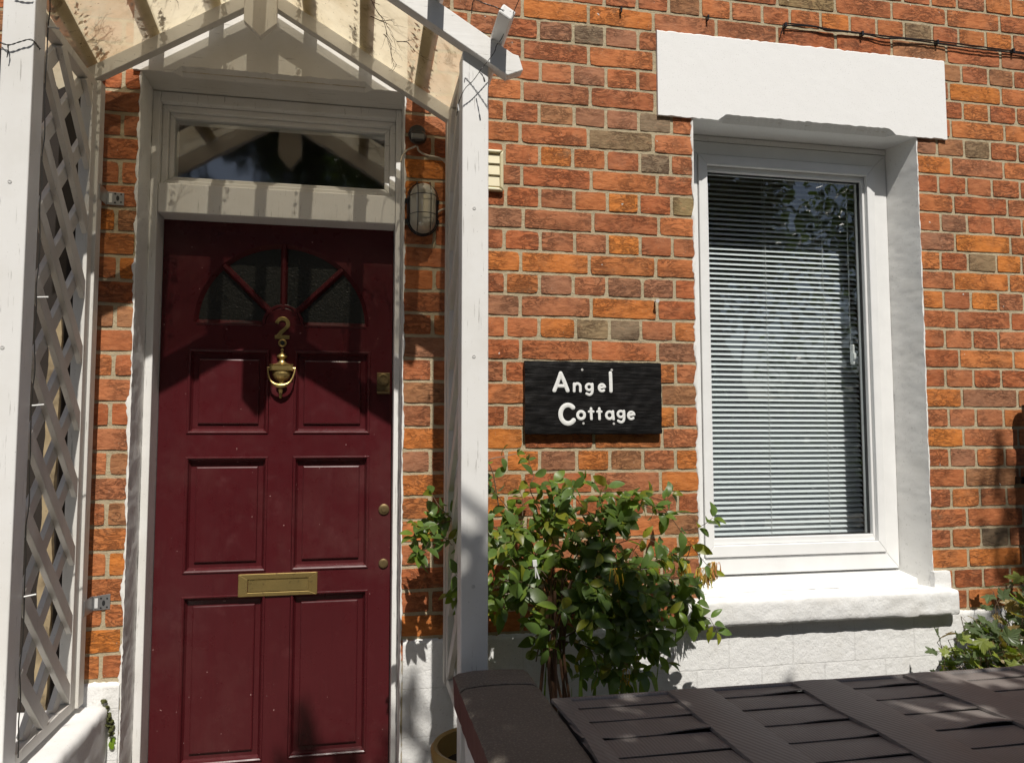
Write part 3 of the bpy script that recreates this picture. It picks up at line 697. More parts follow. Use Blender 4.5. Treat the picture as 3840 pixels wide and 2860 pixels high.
# ================================================================== venetian blind in the window
blind = empty('venetian_blind', 'pale metal venetian blind hanging behind the window pane', 'blind')
b = MB(); tilt = radians(35); wd = .0148
zc_ = 1.125; n_ = 0
while zc_ < 2.60:
    vs = []
    for u in range(5):
        a = -1+u/2; crown = .0022*(1-a*a)
        y = .300+a*wd*cos(tilt)-crown*sin(tilt)*1; z = zc_+a*wd*sin(tilt)+crown*cos(tilt)
        sag = .0008*nz(zc_, u, 1, 9)
        vs += [(-.52, y, z+sag), (.262, y, z)]
    b.add(vs, [(2*u, 2*u+1, 2*u+3, 2*u+2) for u in range(4)]); zc_ += .0202; n_ += 1
b.build('slats', M['slat'], blind, smooth=True)
h_ = MB(); h_.box(-.525, .266, .285, .315, 2.612, 2.64); h_.build('head_rail', M['upvc'], blind, bevel=.002)
h_ = MB(); h_.box(-.52, .262, .291, .309, 1.108, 1.116); h_.build('bottom_rail', M['upvc'], blind, bevel=.002)
c_ = MB()
for x in (-.430, -.147, .110):
    for y in (.288, .3125):
        c_.tube([(x+(.004 if y > .3 else 0), y, 1.11), (x+(.004 if y > .3 else 0), y, 2.62)], .0011, 4)
c_.build('ladder_cords', M['cord'], blind)
wd_ = MB(); wd_.tube([(.222, .280, 1.9), (.224, .280, 2.60)], .0025, 6); wd_.build('tilt_wand', M['clip'], blind)

# ================================================================== timber porch
porch = empty('timber_porch', 'white painted timber porch with gabled cloudy plastic roof and diagonal trellis sides', 'porch')
FX, RX = -2.087, -2.072
def zf(x): return 3.006-.605*abs(x-FX)                 # top of the front rafters
def zr(x): return 2.966-(.6387 if x < RX else .5858)*abs(x-RX)   # top of the rear rafters
for nm, x0, x1 in (('post', -1.4995, -1.4285), ('post', -2.611, -2.5405)):
    p = MB(); p.box(x0, x1, -.5495, -.480, .25, 2.575 if x0 > -2 else 2.80); po = p.build('front_post', M['paint'], porch, bevel=.003)
    for z in (2.148, 1.753, 1.161, .70):
        sc = MB(); sc.lathe([(.0048, 0), (.0048, .0008), (.0028, .0012), (.001, .0004)], ((x0+x1)/2-.003, -.5497, z), 12, 'y'); sc.build('screw_head', M['screw'], po)
for x0, x1, zt in ((-2.584, -2.531, 2.612), (-1.4885, -1.447, 2.585)):
    p = MB(); p.box(x0, x1, -.090, -.046, .775, zt)
    if x0 < -2: p.box(x0+.012, x0+.022, -.0935, -.089, .775, zt-.01)
    p.build('wall_stile', M['paint_old'], porch, bevel=.0025)
# front rafters with cut ends
for s in (1, -1):
    f = lambda x: FX+s*(x-FX)
    r = MB(); pts = [(FX, zf(FX)), (FX, zf(FX)-.074), (-1.50, 2.5805), (-1.381, 2.509), (-1.338, 2.527), (-1.350, 2.566), (-1.365, zf(-1.365))]
    if s < 0: pts = [(FX, zf(FX)), (FX, zf(FX)-.074), (-1.6345, zf(-1.6345)-.074), (-1.6345, zf(-1.6345))]
    r.prism([(f(x), z) for x, z in pts], -.572, -.534)
    fixn(r.build('front_rafter', M['paint_x'], porch, bevel=.002))
for s, xe in ((1, -1.452), (-1, -2.578)):
    r = MB(); n = 1
    A = [(RX, -.096, zr(RX)-.004), (RX, -.096, zr(RX)-.052), (xe, -.096, zr(xe)-.050), (xe, -.096, zr(xe)-.004)]
    B = [(x, -.062, z) for x, y, z in A]; r.prism3(A, B)
    A = [(RX, -.101, zr(RX)-.030), (RX, -.101, zr(RX)-.040), (xe, -.101, zr(xe)-.038), (xe, -.101, zr(xe)-.028)]
    fixn(r.build('rear_rafter', M['paint_old_x'], porch, bevel=.002))
for cx_, zt, z1, z0, ya, yb in ((RX-.002, 3.00, 2.824, 2.779, -.124, -.0975), (-2.070, 3.04, 2.790, 2.730, -.602, -.573)):
    r = MB(); r.prism([(cx_-.049, z1), (cx_, z0), (cx_+.049, z1), (cx_+.049, zt), (cx_-.049, zt)], ya, yb)
    fixn(r.build('gable_pendant', M['paint_old'], porch, bevel=.002))
# roof sheets
for s in (1, -1):
    sh = MB(); nx, ny = 24, 14; vs = []
    for dz in (.003, .009):
        for j in range(ny+1):
            v = j/ny; y = -.536+(.490)*v
            for i in range(nx+1):
                u = i/nx
                xf = FX+(.690*u if s > 0 else -.560*u); xr = RX+(.622*u if s > 0 else -.590*u); x = xf+(xr-xf)*v; z = zf(xf)+(zr(xr)-zf(xf))*v
                vs.append((x, y, z+dz+nz(x, y, s, 6)*.002))
    N_ = (nx+1)*(ny+1)
    fs = [(j*(nx+1)+i, j*(nx+1)+i+1, (j+1)*(nx+1)+i+1, (j+1)*(nx+1)+i) for j in range(ny) for i in range(nx)]
    sh.add(vs[:N_], fs)
    sh.build('roof_sheet', M['poly'], porch, smooth=True)
# battens over the sheets, running out to the front
for x, s in ((-1.935, 1), (-1.757, 1), (-1.580, 1), (-1.412, 1), (-2.212, -1), (-2.388, -1), (-2.560, -1), (-2.072, 1)):
    xf = x; a = Vector((s, 0, -.605)).normalized() if x != -2.072 else Vector((1, 0, 0))
    up = Vector((-a.z, 0, a.x)) if a.x > 0 else Vector((a.z, 0, -a.x)); up = up if up.z > 0 else -up
    h0 = Vector((xf, -.69 if x > -1.6 else -.555, zf(xf)+.007))+up*.014; h1 = Vector((x, -.004, zr(x)+.009))+up*.014
    m = MB(); m.bar(h0, h1, a, .038, .028); fixn(m.build('roof_batten', M['paint_y'] if x == -1.412 else M['paint_y'], porch, bevel=.004))
# trellis sides
def trellis(xc, s, label):
    """s = +1: the inner layer lies towards +X"""
    T = MB(); y0, y1, z0, z1 = -.470, -.100, .800, 2.582
    def lath(c, kind, x):
        pts = []
        for y in (y0, y1):
            z = c-y if kind == 0 else c+y
            pts.append((y, z))
        (ya, za), (yb, zb) = pts
        def clip(ya, za, yb, zb):
            if za == zb: return None
            for lim, lo in ((z0, True), (z1, False)):
                ina = za >= lim if lo else za <= lim; inb = zb >= lim if lo else zb <= lim
                if not ina and not inb: return None
                if not ina: t = (lim-za)/(zb-za); ya, za = ya+(yb-ya)*t, lim
                elif not inb: t = (lim-za)/(zb-za); yb, zb = ya+(yb-ya)*t, lim
            return ya, za, yb, zb
        q = clip(ya, za, yb, zb)
        if q and abs(q[0]-q[2]) > .02:
            T.bar((x, q[0], q[1]), (x, q[2], q[3]), (0, 1, 1) if kind == 0 else (0, 1, -1), .038, .0150)
    k = -4
    while True:
        c = 2.03-.190*k
        if c < .2: break
        lath(c, 0, xc+s*.0075); k += 1
    k = -2
    while True:
        c = 2.725-.192*k
        if c < .8: break
        lath(c, 1, xc-s*.0075); k += 1
    for y in (y0-.004, y1-.010): pass
    o = fixn(T.build('lattice', M['paint_old'], porch, bevel=.0015))
    R_ = MB(); R_.box(xc-.015, xc+.015, -.481, -.0905, .772, .801); R_.box(xc-.015, xc+.015, -.481, -.0905, 2.580, 2.606)
    R_.box(xc-.0165, xc+.0165, -.13, -.0905, .8015, 2.5795)
    R_.build('trellis_rail', M['paint_old'], porch, bevel=.002)
trellis(-2.556, 1, ''); trellis(-1.468, -1, '')
# steel angle brackets fixing the left stile
for z, tl in ((2.279, -.05), (1.050, .13)):
    m = MB(); sx = -2.4805
    m.prism3([(-2.5295, -.0035, z-.021), (sx, -.0035, z-.021+tl*.02), (sx, -.0035, z+.020+tl*.05), (-2.5295, -.0035, z+.020)], [(-2.5295, -.0010, z-.021), (sx, -.0010, z-.021+tl*.02), (sx, -.0010, z+.020+tl*.05), (-2.5295, -.0010, z+.020)])
    m.box(-2.5305, -2.5282, -.075, -.0038, z-.024, z+.022)
    mo = fixn(m.build('steel_bracket', M['steel'], porch, bevel=.0005))
    h_ = MB()
    for hx, hz, hr_ in ((-2.489, .013, .0028), (-2.489, -.012, .0028), (-2.506, .014, .003), (-2.506, -.014, .003)): h_.lathe([(hr_, 0), (hr_, .0003)], (hx, -.0037, z+hz), 10, 'y')
    h_.lathe([(.0045, 0), (.0045, .0003)], (-2.4985, -.0037, z), 12, 'y', 1, 1.9)
    h_.build('bracket_hole', M['gasket'], mo)
    h_ = MB(); h_.box(-2.5235, -2.5145, -.0042, -.0036, z-.014, z+.015); h_.build('bracket_label', M['clip'], mo)

# ================================================================== dead climber twigs lying on and under the roof
tw = MB(); r2 = random.Random(3)
def twig(p, d, L, r, lv=0, drop=.3):
    pts = [Vector(p)]; d = Vector(d).normalized(); n = 7
    for i in range(n):
        d = (d+Vector((r2.uniform(-.42, .42), r2.uniform(-.42, .42), r2.uniform(-.14, .12)))).normalized(); pts.append(pts[-1]+d*L/n)
        if lv < 2 and r2.random() < .4: twig(pts[-1], (d+Vector((r2.uniform(-.8, .8), r2.uniform(-.8, .8), r2.uniform(-.3, .3)))), L*.5, r*.6, lv+1)
    tw.tube(pts, [r*(1-.6*i/n) for i in range(n+1)], 5)
for x, y, dx, dy, L in ((-2.50, -.44, .35, .5, .22), (-2.47, -.40, .7, .6, .24), (-2.42, -.36, .6, .9, .20), (-2.58, -.20, 1, -.1, .16), (-2.55, -.16, .8, -.3, .14), (-2.36, -.30, .2, .9, .15)):
    zz = zf(x)-.012; twig((x, y, zz), (dx, dy, .605*dx), L, .0015)
tag(tw.build('dry_twigs', M['twig']), 'thin dry brown twigs tangled under the left slope of the porch roof', 'twigs'); tw = MB()
for x, y, dx, dy, L in ((-1.74, -.30, .9, -.2, .20), (-1.70, -.25, .5, .6, .14), (-1.78, -.42, .8, .5, .22), (-1.66, -.26, .6, -.4, .12)):
    zz = zf(x)-.014; twig((x, y, zz), (dx, dy, -.605*dx), L, .0015)
tag(tw.build('dry_twigs', M['twig']), 'thin curling dry twigs under the right slope of the porch roof', 'twigs')
# leaf litter along the battens
lt = MB()
for x, s in ((-1.757, 1), (-1.580, 1), (-2.212, -1), (-2.388, -1), (-1.935, 1), (-2.56, -1)):
    for i in range(110):
        y = r2.uniform(-.50, -.08) if r2.random() < .6 else r2.uniform(-.19, -.08); xx = x+s*(-.022-abs(r2.gauss(0, .008))) if r2.random() < .6 else x+s*(.02+abs(r2.gauss(0, .006)))
        v = (y+.57)/.5; z = zf(xx)+(zr(xx)-zf(xx))*min(1, max(0, v))+.011+r2.uniform(0, .008); a = r2.uniform(0, 6.3); L = r2.uniform(.003, .011)
        lt.add([(xx+L*cos(a), y+L*sin(a), z), (xx-L*.5*sin(a), y+L*.5*cos(a), z+.003), (xx-L*cos(a), y-L*sin(a), z+.001), (xx+L*.5*sin(a), y-L*.5*cos(a), z-.001)], [(0, 1, 2, 3)])
lo = lt.build('leaf_litter', M['twig']); lo['kind'] = 'stuff'; tag(lo, 'dark rotted leaf litter caught along the battens on the porch roof', 'leaf litter')

# ================================================================== wires
def twisted(mb, pts, r, tw_r, k=10, turns=30):
    P = spline(pts, k); tot = sum((b-a).length for a, b in zip(P, P[1:])); 
    for ph in (0, pi):
        q = []; s = 0
        for i, p in enumerate(P):
            if i: s += (p-P[i-1]).length
            a = ph+2*pi*turns*s; q.append(p+Vector((cos(a)*tw_r*.8, sin(a)*tw_r, cos(a)*tw_r)))
        mb.tube(q, r, 5)
fw = MB()
twisted(fw, [(-1.373, -.60, 2.65), (-1.385, -.597, 2.62), (-1.409, -.595, 2.585), (-1.415, -.592, 2.577), (-1.42, -.59, 2.56), (-1.435, -.587, 2.538), (-1.455, -.585, 2.511), (-1.475, -.58, 2.482), (-1.495, -.577, 2.461), (-1.506, -.57, 2.44), (-1.512, -.55, 2.42), (-1.512, -.53, 2.405)], .0009, .0011, turns=45)
twisted(fw, [(-1.461, -.59, 2.502), (-1.455, -.60, 2.490), (-1.451, -.606, 2.478)], .0009, .0008)
twisted(fw, [(-1.49, -.65, 2.625), (-1.486, -.663, 2.653), (-1.46, -.675, 2.640), (-1.437, -.688, 2.627), (-1.415, -.70, 2.612)], .0009, .0011, turns=45)
fw.tube(spline([(-1.372, -.79, 2.65), (-1.388, -.70, 2.617), (-1.398, -.63, 2.60), (-1.405, -.60, 2.588)], 5), .0011, 5)
fwo = tag(fw.build('fairy_light_wire', M['wire']), 'thin dark twisted fairy light wire looped over the right porch post top', 'wire', 'fairy light wires on the porch')
fb_ = MB(); fb_.tube([(-1.451, -.606, 2.478), (-1.449, -.608, 2.468)], .0022, 8); fb_.build('light_bulb', M['wire'], fwo)
for a_, b_ in (((-1.424, -.597, 2.588), (-1.408, -.597, 2.583)), ((-1.512, -.555, 2.425), (-1.510, -.553, 2.408))):
    fc = MB(); fc.tube([a_, b_], .0022, 6); fc.build('wire_clip', M['clip'], fwo)
fl = MB(); pts = []
for i in range(46): pts.append((-2.5375+.0012*sin(i*1.7), -.477+.0035*sin(i*.9)+.002*sin(i*2.3), 2.66-i*.0415))
fl.tube(spline(pts, 3), .0016, 5)
twisted(fl, [(-2.612, -.556, 2.482), (-2.590, -.559, 2.476), (-2.565, -.559, 2.487), (-2.543, -.556, 2.495), (-2.537, -.52, 2.49)], .001, .0011, turns=40)
twisted(fl, [(-2.592, -.559, 2.475), (-2.590, -.562, 2.46), (-2.592, -.561, 2.445)], .001, .0009)
twisted(fl, [(-2.585, -.558, 2.603), (-2.562, -.558, 2.600), (-2.545, -.556, 2.600)], .001, .001, turns=40)
flo = tag(fl.build('fairy_light_wire', M['wire']), 'thin dark fairy light wire running down the left porch post beside the trellis', 'wire', 'fairy light wires on the porch')
for z in (2.57, 1.885, 1.62, 1.165):
    c = MB(); c.tube([(-2.538, -.478, z), (-2.515, -.468, z+.003)], .0022, 6); c.build('wire_clip', M['clip'], flo)
# double cable on the brick above the window lintel
wc = MB()
for k, (dz, dy) in enumerate(((.0035, 0), (-.0035, -.002))):
    P = [(-.214, -.010, 3.080), (-.10, -.011, 3.079), (-.042, -.012, 3.078), (.108, -.010, 3.074), (.20, -.014, 3.070), (.301, -.013, 3.071), (.437, -.010, 3.072), (.62, -.013, 3.070), (.785, -.010, 3.073), (.95, -.012, 3.067), (1.6, -.012, 3.06)]
    wc.tube(spline([(x, y+dy, z+dz*(1+1.2*sin(x*31+k*2))) for x, y, z in P], 6), .0026, 6)
wc.tube(spline([(-.214, -.010, 3.080), (-.224, -.014, 3.068), (-.229, -.012, 3.048), (-.234, -.010, 3.032)], 4), .002, 6)
wco = tag(wc.build('wall_cable', M['black']), 'pair of black cables clipped along the brickwork above the window lintel', 'cable')
for x in (-.214, .108, .437, .784):
    c = MB(); c.box(x-.004, x+.004, -.018, .004, 3.064, 3.082); c.build('cable_clip', M['black'], wco, bevel=.001)
for x, z, lb in ((-.525, 3.073, 'small black empty cable clip on the bricks above the lintel end'), (-.858, 3.066, 'small black empty cable clip on the bricks left of the lintel')):
    c = MB(); c.tube([(x, .004, z), (x, -.018, z)], .004, 7); c.box(x-.003, x+.003, -.016, .002, z-.014, z-.002)
    tag(c.build('cable_clip', M['black']), lb, 'clip')
c = MB(); c.tube([(-.742, .006, 2.016), (-.742, -.024, 2.014)], .003, 8); c.lathe([(.007, 0), (.007, .003), (.001, .003)], (-.742, -.024, 2.014), 10, 'y')
tag(c.build('masonry_nail', M['screw']), 'pale nail head sticking out of the bricks above the name board', 'nail')

# ================================================================== name board
sign = empty('name_board', 'black slate-like board lettered Angel Cottage in white on the brick wall', 'sign')
m = MB(); rough_box(m, -1.217, -.731, -.026, -.002, 1.551, 1.797, .009, .0022, 40, .003, seed=9)
m.build('board', M['board'], sign, smooth=True)
def SX(x): return -1.217+(x-645)/1270*.485
def SZ(y): return 1.797-(y-380)/680*.246
def stroke(mb, pts, w, k=4):
    P = [(SX(x), -.0275, SZ(y)) for x, y in pts]; P = spline(P, k) if len(P) > 2 else [Vector(P[0]), (Vector(P[0])+Vector(P[1]))/2, Vector(P[1])]
    r = w*.000382/2
    d0 = (P[1]-P[0]).normalized(); d1 = (P[-1]-P[-2]).normalized()
    e = []
    for t in (.95, .7, .35): e.append((P[0]-d0*r*t, r*sqrt(1-t*t)))
    e += [(p, r) for p in P]
    for t in (.35, .7, .95): e.append((P[-1]+d1*r*t, r*sqrt(1-t*t)))
    mb.tube([a for a, _ in e], [b_ for _, b_ in e], 10, flat=(1, .24, 1))
def circ(cx, cy, rx, ry, a0, a1, n=14): return [(cx+rx*cos(radians(a0+(a1-a0)*i/n)), cy-ry*sin(radians(a0+(a1-a0)*i/n))) for i in range(n+1)]
def letters(rows):
    m = MB()
    for w_, pts in rows: stroke(m, pts, w_)
    return m
L1 = [(36, [(912, 655), (945, 570), (970, 495)]), (36, [(970, 495), (1002, 570), (1033, 655)]), (30, [(932, 612), (1012, 612)]),
      (25, [(1093, 592), (1093, 660)]), (25, [(1093, 612), (1110, 592), (1130, 590), (1147, 604), (1150, 630), (1150, 660)]),
      (24, circ(1231, 620, 28, 28, 0, 360)), (24, [(1260, 592), (1262, 640), (1256, 675), (1235, 692), (1208, 682)]),
      (23, [(1325, 625), (1350, 622), (1377, 616)]), (23, circ(1350, 625, 28, 32, 15, 310)),
      (32, [(1430, 485), (1433, 570), (1434, 655)])]
letters(L1).build('lettering', M['letter'], sign, smooth=True)
L2 = [(42, circ(1035, 875, 68, 85, 48, 318, 18)), (27, circ(1155, 883, 32, 34, 0, 360)),
      (25, [(1247, 822), (1248, 870), (1250, 918)]), (22, [(1228, 850), (1250, 848), (1268, 850)]), (25, [(1323, 822), (1324, 870), (1325, 918)]), (22, [(1305, 850), (1325, 848), (1342, 850)]),
      (24, circ(1418, 883, 30, 33, 0, 360)), (24, [(1450, 848), (1451, 880), (1456, 920)]),
      (24, circ(1524, 872, 28, 28, 0, 360)), (24, [(1553, 844), (1555, 900), (1548, 935), (1525, 948), (1500, 936)]),
      (23, [(1596, 884), (1620, 880), (1648, 874)]), (23, circ(1622, 884, 29, 33, 15, 310))]
letters(L2).build('lettering', M['letter'], sign, smooth=True)
for x, y in ((1168, 458), (1443, 456), (1176, 960), (1458, 962)):
    s_ = MB(); s_.lathe([(.0042, 0), (.004, .001), (.0015, .0012), (.001, .0006)], (SX(x), -.0268, SZ(y)), 12, 'y'); s_.build('screw', M['screw'], sign)

# ================================================================== lamp, sensor, cables, vent
lamp = empty('bulkhead_lamp', 'oblong ribbed glass bulkhead lamp in a black wire cage beside the door', 'lamp')
lx, lz = -1.560, 2.292
def stad(rx, hz, n=10): return [(lx+rx*cos(a), lz+(hz-rx)*(1 if a <= pi else -1)+rx*sin(a)) for a in [pi*i/n for i in range(n+1)]+[pi+pi*i/n for i in range(n+1)]]
m = MB()
lay = [(stad(.047, .086), -.004), (stad(.047, .086), -.022), (stad(.043, .082), -.026)]
for (A, ya), (B, yb) in zip(lay, lay[1:]): n = len(A); m.add([(x, ya, z) for x, z in A]+[(x, yb, z) for x, z in B], [(i, (i+1) % n, (i+1) % n+n, i+n) for i in range(n)])
A, ya = lay[-1]; m.add([(x, ya, z) for x, z in A], [tuple(range(len(A)))])
for z in (lz-.038, lz+.03): m.box(lx-.058, lx-.046, -.018, -.006, z-.006, z+.006); m.box(lx+.046, lx+.056, -.018, -.006, z-.006, z+.006)
m.build('lamp_base', M['black'], lamp)
m = MB(); n0 = 14; Ls = []
for j in range(n0+1):
    a = pi/2*j/n0; f = cos(a)**.55; rr = .0425*f if j < n0 else .0015; Ls.append((stad(max(rr, .001), .0425*f+.039*1.0 if j < n0 else .0395, 12), -.026-.062*sin(a)))
n = len(Ls[0][0]); m.add([(x+.0, y+.0012*((i+j) % 2), z) for j, (A, y) in enumerate(Ls) for i, (x, z) in enumerate(A)], [(j*n+i, j*n+(i+1) % n, (j+1)*n+(i+1) % n, (j+1)*n+i) for j in range(n0) for i in range(n)]+[tuple(n0*n+i for i in range(n))])
m.build('glass_dome', M['lampglass'], lamp, smooth=True)
t = NT('ribbed_inner_glass'); wv = t.n('ShaderNodeTexWave', wave_type='BANDS', bands_direction='Z'); wv.inputs['Scale'].default_value = 55; t.l(t.tc, wv.inputs[0])
M['rib'] = t.done(t.pbr(t.mix(wv.outputs[0], (.20, .17, .12), (.55, .50, .40)), .25, t.bump(wv.outputs[0], 1, .004), 0, .8))
m = MB(); A = stad(.034, .070, 10); B_ = stad(.030, .066, 10); n = len(A); m.add([(x, -.028, z) for x, z in A]+[(x, -.05, z) for x, z in B_]+[(x, -.05, z) for x, z in B_], [(i, (i+1) % n, (i+1) % n+n, i+n) for i in range(n)]+[tuple(range(2*n, 3*n))]); m.build('ribbed_reflector', M['rib'], lamp)
m = MB(); m.lathe([(.004, -.036), (.012, -.030), (.014, .0), (.012, .026), (.005, .034)], (lx+.002, -.060, lz+.004), 14); M['bulb'] = mat_plain('unlit_bulb_amber', (.62, .50, .20), .3); m.build('bulb', M['bulb'], lamp, smooth=True)
m = MB()
for dx in (-.021, .021):
    m.tube(spline([(lx+dx, -.022, lz+.086), (lx+dx, -.062, lz+.080), (lx+dx, -.092, lz+.045), (lx+dx, -.096, lz), (lx+dx, -.092, lz-.045), (lx+dx, -.062, lz-.080), (lx+dx, -.022, lz-.086)], 5), .0013, 6)
for dz in (-.030, .032):
    m.tube(spline([(lx-.050, -.022, lz+dz), (lx-.046, -.062, lz+dz), (lx-.021, -.095, lz+dz), (lx+.021, -.095, lz+dz), (lx+.046, -.062, lz+dz), (lx+.050, -.022, lz+dz)], 5), .0013, 6)
A = stad(.050, .089, 12); m.tube([(x, -.022, z) for x, z in A]+[(A[0][0], -.022, A[0][1])], .0018, 6)
m.build('wire_cage', M['black'], lamp, smooth=True)
pir = empty('motion_sensor', 'small black motion sensor with grey lens above the bulkhead lamp', 'sensor')
m = MB(); m.lathe([(.028, 0), (.029, .010), (.027, .034), (.024, .038), (.001, .038)], (-1.580, -.002, 2.548), 24, 'y', 1, .9); m.build('sensor_base', M['black'], pir, smooth=True)
m = MB(); m.lathe([(.022, 0), (.028, .006), (.029, .024), (.024, .030), (.001, .031)], (-1.580, -.040, 2.522), 22, 'y', 1, .75); m.build('sensor_head', M['black'], pir, smooth=True)
M['lens'] = mat_plain('grey_sensor_lens', (.17, .17, .165), .35); m = MB(); m.box(-1.603, -1.560, -.0755, -.060, 2.510, 2.528); m.build('sensor_lens', M['lens'], pir, bevel=.003)
for pts, lb in (([(-1.583, -.03, 2.503), (-1.595, -.020, 2.500), (-1.612, -.014, 2.492), (-1.627, -.012, 2.474), (-1.634, -.016, 2.450)], 'cream cable curving from the sensor to the door frame'),
                ([(-1.580, -.03, 2.503), (-1.572, -.018, 2.490), (-1.545, -.012, 2.480), (-1.512, -.010, 2.477), (-1.495, -.010, 2.470), (-1.480, -.012, 2.455)], 'cream cable curving from the sensor behind the porch stile'),
                ([(-1.512, -.012, 2.286), (-1.498, -.012, 2.297), (-1.480, -.014, 2.304)], 'short cream cable from the lamp to the porch stile')):
    m = MB(); m.tube(spline(pts, 6), .0032, 8); tag(m.build('lamp_cable', M['cable'], smooth=True), lb, 'cable')
vent = empty('air_vent', 'cream plastic louvred air vent on the brick wall behind the right post', 'vent')
m = MB(); frame_rect(m, -1.432, -1.286, 2.372, 2.516, .013, -.020, -.001); m.build('vent_frame', M['vent'], vent, bevel=.006, seg=3)
m = MB(); m.box(-1.420, -1.298, -.006, -.002, 2.384, 2.504)
for i in range(3):
    z = 2.3855+i*.0395; m.prism3([(-1.4185, -.0125, z), (-1.4185, -.0155, z+.004), (-1.4185, -.0100, z+.0375), (-1.4185, -.0065, z+.038), (-1.4185, -.0065, z)], [(-1.2995, -.0125, z), (-1.2995, -.0155, z+.004), (-1.2995, -.0100, z+.0375), (-1.2995, -.0065, z+.038), (-1.2995, -.0065, z)])
fixn(m.build('vent_louvres', M['vent'], vent))
m = MB(); m.tube([(.718, -.055, .30), (.718, -.055, 1.34)], .034, 16); m.tube([(.718, -.055, 1.36), (.718, -.055, 1.52)], .034, 16) if False else None
pipe = empty('downpipe', 'black rainwater downpipe on the brick wall at the right edge', 'downpipe')
m = MB(); m.tube([(.752, -.06, .30), (.752, -.06, 1.50)], .034, 18); m.tube([(.752, -.06, 1.60), (.752, -.06, 1.66)], .040, 18); m.tube([(.752, -.06, 1.49), (.752, -.06, 1.62)], .030, 18); m.build('pipe', M['black'], pipe, smooth=False)
m = MB(); m.tube([(.752, -.06, 1.36), (.752, -.06, 1.39)], .041, 18); m.box(.71, .79, -.03, .003, 1.362, 1.388); m.build('pipe_clip', M['black'], pipe)

# ================================================================== walls, coping, garden box, pot
m = MB(); rough_box(m, -2.95, -2.472, -1.35, -.010, .25, .757, .016, .005, 9, .020, seed=6)
lw = tag(m.build('low_wall', M['render'], smooth=True), 'low white rendered wall with rounded top under the left trellis', 'wall')
mo = MB()
for i in range(60):
    x = -2.466+r2.gauss(0, .005); y = -.012-abs(r2.gauss(0, .010)); z = .70+r2.uniform(-.03, .075); mo.lathe([(.001, -.004), (r2.uniform(.003, .006), -.001), (r2.uniform(.002, .005), .003), (.0005, .005)], (x-(z-.70)*.25, y, z), 5)
mso = mo.build('moss', M['moss']); mso['kind'] = 'stuff'; tag(mso, 'tuft of dark moss in the joint beside the low white wall', 'moss')
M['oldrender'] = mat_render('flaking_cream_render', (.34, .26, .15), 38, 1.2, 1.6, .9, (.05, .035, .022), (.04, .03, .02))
m = MB(); rough_box(m, -2.670, -2.634, -.030, .01, .70, 1.90, .012, .005, 16, .006, seed=12); m.build('sunlit_flaking_render', M['oldrender'], house, smooth=True)  # flaking cream render, cut off at the roof shadow line to paint sunlit wall
M['wallshade'] = mat_render('painted_wall_shade', (.022, .016, .012), 40, .8, .5, .95, (.05, .034, .022), (.01, .008, .006))  # near-black colour paints in the shade on the wall behind the left trellis
m = MB(); rough_box(m, -2.98, -2.604, -.016, .01, .25, 2.72, .022, .006, 12, .006, seed=15); m.build('painted_shade_panel', M['wallshade'], house, smooth=True)  # added panel over the brickwork, dark only to stand in for shade

cw = empty('coping_wall', 'low garden wall with weathered grey brown coping and dark red painted edge', 'wall')
m = MB()
def coping(y0, y1, seed):
    n = 14; k = int((y1-y0)/.014); vs = []
    for j in range(k+1):
        y = y0+(y1-y0)*j/k
        for i in range(n+1):
            u = i/n; x = -1.521+.1885*u; z = .955+.006*(1-(2*u-1)**2); e = 0
            d = min(u, 1-u)*.1885
            if d < .007: z -= (.007-d)**2/.014*2
            de = min(y-y0, y1-y)
            if de < .008: z -= (.008-de)*.5
            vs.append((x+nz(x, y, seed, 30)*.0015, y, z+nz(x, y, seed, 25)*.0015+nz(x, y, seed, 90)*.0007))
    m.add(vs, [(j*(n+1)+i, j*(n+1)+i+1, (j+1)*(n+1)+i+1, (j+1)*(n+1)+i) for j in range(k) for i in range(n)])
    lft = [j*(n+1) for j in range(k+1)]; rgt = [j*(n+1)+n for j in range(k+1)]
    b0 = len(m.v)
    for q in lft: x, y, z = vs[q]; m.v.append((x+.004, y, .868+nz(x, y, 4, 20)*.004))
    for j in range(k): m.f.append((lft[j]+b0-len(vs), lft[j+1]+b0-len(vs), b0+j+1, b0+j)); m.mi.append(1); m.col.append(None)
    c0 = len(m.v)
    for q in rgt: x, y, z = vs[q]; m.v.append((x, y, .868))
    for j in range(k): m.f.append((rgt[j+1]+b0-len(vs), rgt[j]+b0-len(vs), c0+j, c0+j+1)); m.mi.append(0); m.col.append(None)
    for j in (0, k):
        row = [j*(n+1)+i+b0-len(vs) for i in range(n+1)]; f = tuple(row)+(c0+j, b0+j); m.f.append(f if j else f[::-1]); m.mi.append(0); m.col.append(None)
coping(-2.3, -.700, 3); coping(-.688, -.572, 8)
m.build('coping_stone', [M['coping'], M['copingside']], cw, smooth=True)
m = MB(); rough_box(m, -1.497, -1.345, -2.28, -.60, .25, .872, .03, .004, 12, .01, seed=3); m.build('wall_body', M['render'], cw, smooth=True)

gb = empty('woven_garden_box', 'dark brown garden storage box with a lid of wide woven plastic bands', 'garden box')
ZT = .950; bx0, bx1, by0, by1 = -1.3265, .62, -1.62, -.812
m = MB(); m.box(bx0+.01, bx1-.01, by0+.01, by1-.008, .26, ZT-.012); m.build('box_body', M['weave'], gb, bevel=.004)
